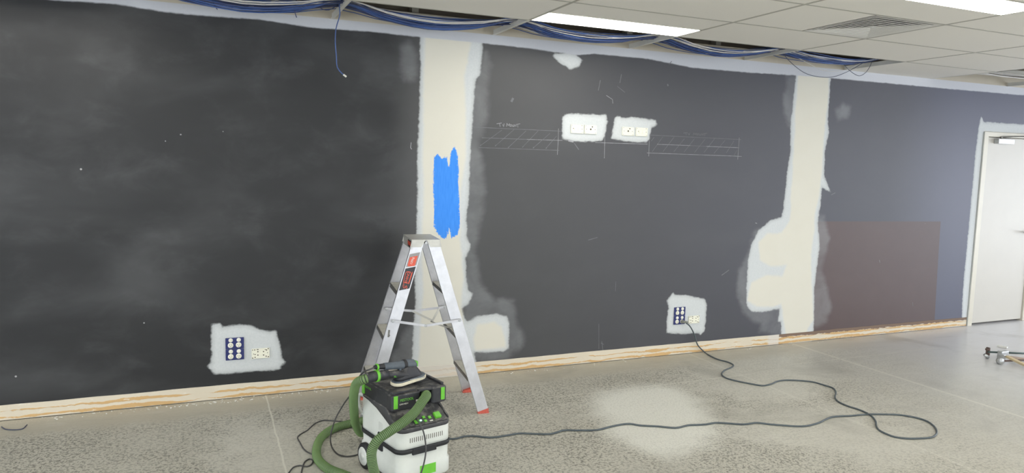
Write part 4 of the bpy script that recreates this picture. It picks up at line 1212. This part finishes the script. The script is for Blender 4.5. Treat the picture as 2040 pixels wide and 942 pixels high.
# ---------------------------------------------------------------- cords
def cord(name, pts, r, mat, label, cat, step=.012, wob=0.0):
    path = catmull(pts, step)
    if wob:
        path = [np.array(p) + (np.array([rnd.uniform(-wob, wob), rnd.uniform(-wob, wob), 0]) if 0 < i < len(path) - 1 else 0) for i, p in enumerate(path)]
    o = mobj(name, tube(path, r, 8), mat, None, True)
    return tag(o, label, cat)
cz = .0062
main_px = [(903, 874), (925, 869), (942, 868), (960, 870), (982, 871), (1010, 867), (1035, 863), (1068, 864), (1097, 864), (1112, 860), (1122, 857), (1155, 857), (1190, 856), (1215, 850), (1240, 845),
           (1255, 844), (1274, 847), (1310, 849), (1345, 852), (1358, 850), (1370, 847), (1390, 846), (1407, 845), (1425, 842), (1450, 843), (1480, 845), (1508, 842), (1535, 845), (1560, 847), (1590, 849),
           (1607, 848), (1631, 842), (1645, 835), (1659, 830), (1695, 828), (1731, 825), (1760, 825), (1790, 826), (1826, 832), (1845, 838), (1859, 847), (1866, 858), (1864, 866),
           (1855, 871), (1833, 873), (1805, 873), (1782, 870), (1768, 865), (1752, 857), (1746, 849), (1744, 838), (1733, 826), (1712, 816), (1690, 809), (1672, 801), (1664, 793), (1665, 780), (1658, 772),
           (1645, 768), (1621, 761), (1595, 758), (1566, 757), (1550, 759), (1535, 765), (1518, 768), (1500, 765), (1484, 762), (1465, 758), (1447, 753), (1438, 746), (1443, 738), (1458, 731), (1461, 727), (1450, 721), (1431, 716), (1412, 707), (1398, 699)]
pts = [on_z(px, py, cz) for px, py in main_px]
vx = on_z(897, 877, .02)
pts = [VL(.20, .440, .12), VL(.21, .47, .06), VL(.235, .50, .010), on_z(868, 871, cz)] + pts
pts[-1] = (pts[-1][0], min(pts[-1][1], WY - .03), cz)
pts += [on_y(1390, 687, WY - .030), on_y(1384, 669, WY - .045), on_y(1379, 657, WY - .06), on_y(1373, 648, WY - .065), on_y(1367, 643.5, WY - .055)]
main = cord('mains_lead', pts, .0058, M['cord_grey'], 'long dark grey power lead snaking over the floor to the wall outlet', 'power cord', .02)  # the dust extractor's own mains cord, modelled as a separate object
pc = (3.835 + .0245, WY, .3105 - .012)
b = bmesh.new()
add_cyl(b, (pc[0], pc[1] - .0145, pc[2]), (0, -1, 0), .017, .018, 20, .015, bev=.002)
add_tube(b, [(pc[0], pc[1] - .028, pc[2]), (pc[0] + .012, pc[1] - .040, pc[2]), (pc[0] + .035, pc[1] - .052, pc[2] - .002)], lambda i: [.013, .011, .008][i], 12)
pl = mobj('plug', b, simple('translucent grey plug', (128, 130, 122), .45), main, True); pl['label'] = 'grey three-pin plug'
# sander flex: collar -> loop down -> floor -> behind the wheel
pts = [SL(-.20, 0, gz(-.2)), on_y(737, 735.5, 3.53), on_y(724, 741, 3.58), on_y(710, 760, 3.68), on_y(698, 786, 3.80), on_y(684, 806, 3.92), on_y(668, 835, 3.98),
       on_y(660, 860, 3.94), on_z(660, 887, .012), on_z(666, 898, cz), on_z(676, 906, cz), on_z(692, 909, cz), on_z(706, 907, cz), on_z(722, 902, cz), on_z(745, 896, cz)]
cord('electric_lead', pts, .0042, M['cord_black'], 'thin dark flex looping from the sander down to the floor by the wheel', 'power cord')
pts = [on_z(x, y, cz - .001) for x, y in ((728, 843), (700, 841), (662, 838), (645, 837), (630, 842), (612, 857), (597, 866), (593, 871), (598, 882), (606, 895), (616, 902), (628, 906), (640, 907))]
c2 = cord('electric_lead', pts, .0038, M['cord_black'], 'thin dark flex lying angled on the floor left of the green hose', 'power cord')
pts = [on_z(x, y, cz - .001) for x, y in ((640, 920), (626, 914), (612, 917), (606, 924), (611, 930), (620, 926), (622, 918), (618, 913))]
pts2 = [on_z(x, y, cz - .001) for x, y in ((560, 960), (575, 942), (586, 930), (597, 927), (611, 929), (619, 926), (623, 917), (617, 914), (609, 918), (603, 930), (600, 945), (597, 965))]
cord('electric_lead', pts2, .0038, M['cord_black'], 'thin dark flex curled in a small loop at the bottom edge', 'power cord')
fo = VL(.14, -.035); fn = (-sa, ca, 0)
pts = [VL(.128, .052, .352), on_plane(829, 834, VL(.13, .02), fn), on_plane(836, 843, VL(.13, -.015), fn), on_plane(843, 858, VL(.14, -.03), fn), on_plane(848, 884, fo, fn),
       on_plane(848, 903, fo, fn), on_plane(844, 925, fo, fn), on_plane(838, 945, fo, fn), on_plane(832, 968, fo, fn), VL(.10, -.06, cz + .004), VL(.05, -.14, cz), VL(-.05, -.22, cz)]
cord('electric_lead', pts, .0040, M['cord_black'], 'thin grey flex hanging down the front of the dust extractor', 'power cord')

# ---------------------------------------------------------------- things on the floor at the right
def fw(px, py, z=0.0): return on_z(px, py, z)
def long_rod(label, a, b, r, mat, name, cat, group=None):
    o = mobj(name, tube([a, b], r, 10), mat, None, True); return tag(o, label, cat, group)
cl = thing('bar_clamp', 'dark bar clamp with steel jaws lying at the right edge of the floor', 'clamp', (6.70, 4.28, 0))
A = Vector(fw(1968, 701, .055)); B = Vector(fw(2070, 705, .045))
b = tube([A, B], .0085, 10); place(mobj('bar', b, M['rod'], None, True), cl)
bpy.context.view_layer.update()
dA = (B - A).normalized()
b = bmesh.new()
J = Vector(fw(1968, 702, .03)); add_box(b, J.x - .008, J.x + .008, J.y - .016, J.y + .016, .004, .078, .003); add_box(b, J.x - .026, J.x + .006, J.y - .012, J.y + .012, .052, .070, .003)
place(mobj('fixed_jaw', b, M['brown']), cl)
b = bmesh.new(); add_tube(b, [Vector(fw(1961, 706, .04)), Vector(fw(1969, 712, .014))], lambda i: [.012, .015][i], 12)
place(mobj('screw_handle', b, M['steel'], None, True), cl)
b = bmesh.new(); J = Vector(fw(1998, 706, .04)); add_box(b, J.x - .05, J.x + .05, J.y - .022, J.y + .022, .012, .075, .008)
place(mobj('sliding_jaw', b, M['steel']), cl)
cl2 = thing('bar_clamp', 'rusty brown bar clamp with a bright knob, lying in front of the dark one', 'clamp', (6.60, 4.08, 0))
b = tube([Vector(fw(1998, 719, .022)), Vector(fw(2070, 716, .022))], .008, 10); place(mobj('bar', b, M['brown'], None, True), cl2)
b = bmesh.new(); q = fw(1994, 719, .028); add_cyl(b, (q[0] - .03, q[1], .030), (1, .1, 0), .028, .05, 14, .024, bev=.006)
place(mobj('knob', b, M['steel'], None, True), cl2)
b = bmesh.new(); q = fw(1995, 712, .03); add_box(b, q[0] - .014, q[0] + .014, q[1] - .03, q[1] + .03, .004, .06, .004); place(mobj('fixed_jaw', b, M['steel']), cl2)
def plank(name, a, b_, w, th, mat, label, cat, lift=0.0):
    a = Vector(a); b_ = Vector(b_); d = (b_ - a); s = Vector((-d.y, d.x, 0)).normalized()
    bm = prism([(-w / 2, 0), (w / 2, 0), (w / 2, th), (-w / 2, th)], a, s, (0, 0, 1), d)
    o = mobj(name, bm, mat); bevel_mod(o, .002); return tag(o, label, cat)
plank('timber_offcut', fw(2006, 712, .036), fw(2058, 737, .004), .035, .018, M['wood'], 'pale pine stick lying across the brown clamp', 'offcut')
plank('timber_offcut', fw(2012, 712, .001), fw(2075, 722, .001), .06, .012, simple('pinkish board', (196, 176, 162), .6), 'flat pinkish board under the pine stick', 'offcut')
plank('plaster_scrap', fw(1987, 690, .001), fw(2007, 694, .001), .03, .016, M['label_white'], 'small white plaster scrap behind the dark clamp', 'scrap')
o = cord('wire_offcut', [fw(3, 850, .004), fw(12, 855, .004), fw(30, 856, .004), fw(45, 854, .004), fw(54, 846, .012)], .0035, M['cable_dark'],
         'short wire offcut on the floor at the lower left', 'wire')
# lumps of loose plaster along the wall foot
crumbs = bmesh.new()
for i in range(150):
    px = rnd.choice([rnd.uniform(60, 700), rnd.uniform(330, 660), rnd.uniform(1000, 1900)])
    x = on_y(px, 760)[0]; y = WY - rnd.uniform(.012, .09); s = rnd.uniform(.002, .006)
    m = Matrix.Translation((x, y, s * .4)) @ Matrix.Rotation(rnd.uniform(0, 6), 4, 'Z') @ Matrix.Diagonal((s * rnd.uniform(1, 2.2), s, s * .6, 1))
    b2 = bmesh.new(); bmesh.ops.create_icosphere(b2, subdivisions=1, radius=1); merge(crumbs, b2, m)
o = mobj('plaster_crumbs', crumbs, M['label_white']); tag(o, 'loose white plaster crumbs along the foot of the wall', 'crumbs'); o['kind'] = 'stuff'

# ---------------------------------------------------------------- cables in the open ceiling margin
def bays(y0, z0, amp, x_from, x_to, jitter, lowz):
    """cable lying over the cross tees and sagging between them"""
    pts = []
    for i in range(len(XL) - 1):
        xa, xb = XL[i], XL[i + 1]
        if xb < x_from or xa > x_to: continue
        yy = y0 + rnd.uniform(-jitter, jitter)
        if xa >= x_from - .01: pts.append((xa, yy, z0 + rnd.uniform(0, .012)))
        sag = lowz.get(i - K0, .03) * amp
        for f, g in ((.22, .62), (.5, 1.0), (.78, .62)):
            pts.append((xa + (xb - xa) * f, yy + rnd.uniform(-jitter, jitter) * .7, z0 - sag * g + rnd.uniform(-.003, .003)))
    return pts
LOW = {-3: .09, -2: .11, -1: .105, 0: .085, 1: .10, 2: .055, 3: .06}
def cable_run(n, y_rng, z_rng, amp_rng, r, mat, name, labels, group, x_from=-2.8, x_to=5.3, low=LOW, jit=.03):
    for i in range(n):
        pts = bays(rnd.uniform(*y_rng), rnd.uniform(*z_rng), rnd.uniform(*amp_rng), x_from, x_to, jit, low)
        pts.append((pts[-1][0] + .25, pts[-1][1] - .05, CZ + .07))
        o = mobj(name, tube(catmull(pts, .09), r, 6), mat, None, True)
        tag(o, labels, 'cable', group)
cable_run(16, (4.64, 4.82), (CZ + .022, CZ + .042), (.55, 1.0), .0030, M['cable_blue'], 'data_cable', 'blue data cable sagging low in the bundle under the open ceiling edge', 'low blue ceiling cables')
cable_run(9, (4.66, 4.86), (CZ + .020, CZ + .045), (.55, 1.0), .0028, M['cable_navy'], 'data_cable', 'dark blue cable within the low bundle under the open ceiling edge', 'dark blue ceiling cables')
cable_run(12, (4.80, 5.02), (CZ + .030, CZ + .060), (.25, .65), .0030, M['cable_blue'], 'data_cable', 'blue data cable lying high behind the main bundle in the ceiling gap', 'high blue ceiling cables')
cable_run(4, (4.62, 4.74), (CZ + .024, CZ + .046), (.5, .9), .0038, M['cable_white'], 'power_cable', 'white cable sagging over the blue bundle in the ceiling gap', 'white ceiling cables')
cable_run(4, (4.78, 4.98), (CZ + .03, CZ + .06), (.2, .7), .0035, M['cable_white'], 'power_cable', 'white cable lying high at the back of the ceiling gap', 'high white ceiling cables')
cable_run(7, (4.5, 4.95), (CZ + .04, CZ + .06), (.3, 1.0), .006, M['cable_white'], 'power_cable', 'pale cable in the separate ceiling opening above the door', 'cables above the door',
          x_from=XL[K0 + 4], x_to=XL[K0 + 6], low={4: .03, 5: .03, 6: .03})
# loose ends hanging out of the gap
def hang(pts, r, mat, label, end=None):
    o = mobj('hanging_cable', tube(catmull(pts, .02), r, 7), mat, None, True); tag(o, label, 'cable')
    if end: e = mobj('connector', tube(end, .006, 8), M['white'], o); e['label'] = 'white connector'
    return o
Y = 4.80
hang([on_y(690, -14, 4.7), on_y(677, 3, 4.72), on_y(677, 30, Y), on_y(672, 47, Y), on_y(669, 60, Y), on_y(668, 85, Y), on_y(670, 110, Y), on_y(672, 134, Y), on_y(680, 145, Y), on_y(686, 150, Y)],
     .0034, M['cable_blue'], 'long blue cable end hanging straight down over the left dark wall', [on_y(684, 148.5, Y), on_y(690, 153, Y)])
hang([on_y(592, -18, 4.8), on_y(590, 0, Y), on_y(587, 12, Y), on_y(588, 26, Y), on_y(591, 35, Y)], .003, M['cable_navy'], 'short dark cable stub hanging left of the long blue one')
hang([on_y(423, 3, Y), on_y(428, 11, Y), on_y(433, 19, Y)], .003, M['cable_navy'], 'tiny cable stub under the bundle near the top left')
hang([on_y(1556, 100, Y), on_y(1565, 113, Y), on_y(1583, 131, Y), on_y(1605, 146, Y), on_y(1632, 153, Y), on_y(1660, 153, Y), on_y(1690, 142, Y), on_y(1715, 128, Y), on_y(1740, 112, Y)],
     .0026, M['cable_dark'], 'wide slack loop of dark cable hanging over the second white joint')
hang([on_y(1674, 118, Y), on_y(1683, 131, Y), on_y(1700, 146, Y), on_y(1713, 151, Y), on_y(1725, 144, Y), on_y(1735, 128, Y), on_y(1739, 112, Y)],
     .0026, M['cable_dark'], 'narrow slack loop of dark cable right of the wide loop')
hang([on_y(1585, 112, Y), on_y(1610, 126, Y), on_y(1640, 140, Y), on_y(1675, 141, Y), on_y(1705, 131, Y), on_y(1730, 115, Y)],
     .0022, M['cable_white'], 'thin pale loop of cable inside the wide dark loop')
hang([on_y(1365, 78, Y), on_y(1380, 93, Y), on_y(1400, 104, Y), on_y(1425, 112, Y), on_y(1450, 111, 4.95)], .0026, M['cable_white'], 'thin white cable drooping onto the ledge in the third bay')
hang([on_y(620, -10, Y), on_y(630, 8, Y), on_y(642, 18, Y), on_y(655, 20, Y), on_y(668, 13, Y), on_y(678, 2, Y), on_y(684, -10, Y)], .0028, M['cable_navy'], 'small dark loop beside the first cross tee at the top edge')
hang([on_y(430, -12, Y), on_y(438, 5, Y), on_y(455, 14, Y), on_y(490, 14, Y), on_y(530, 6, Y), on_y(580, -8, Y)], .0034, M['cable_white'], 'white cable curving above the bundle at the top left')
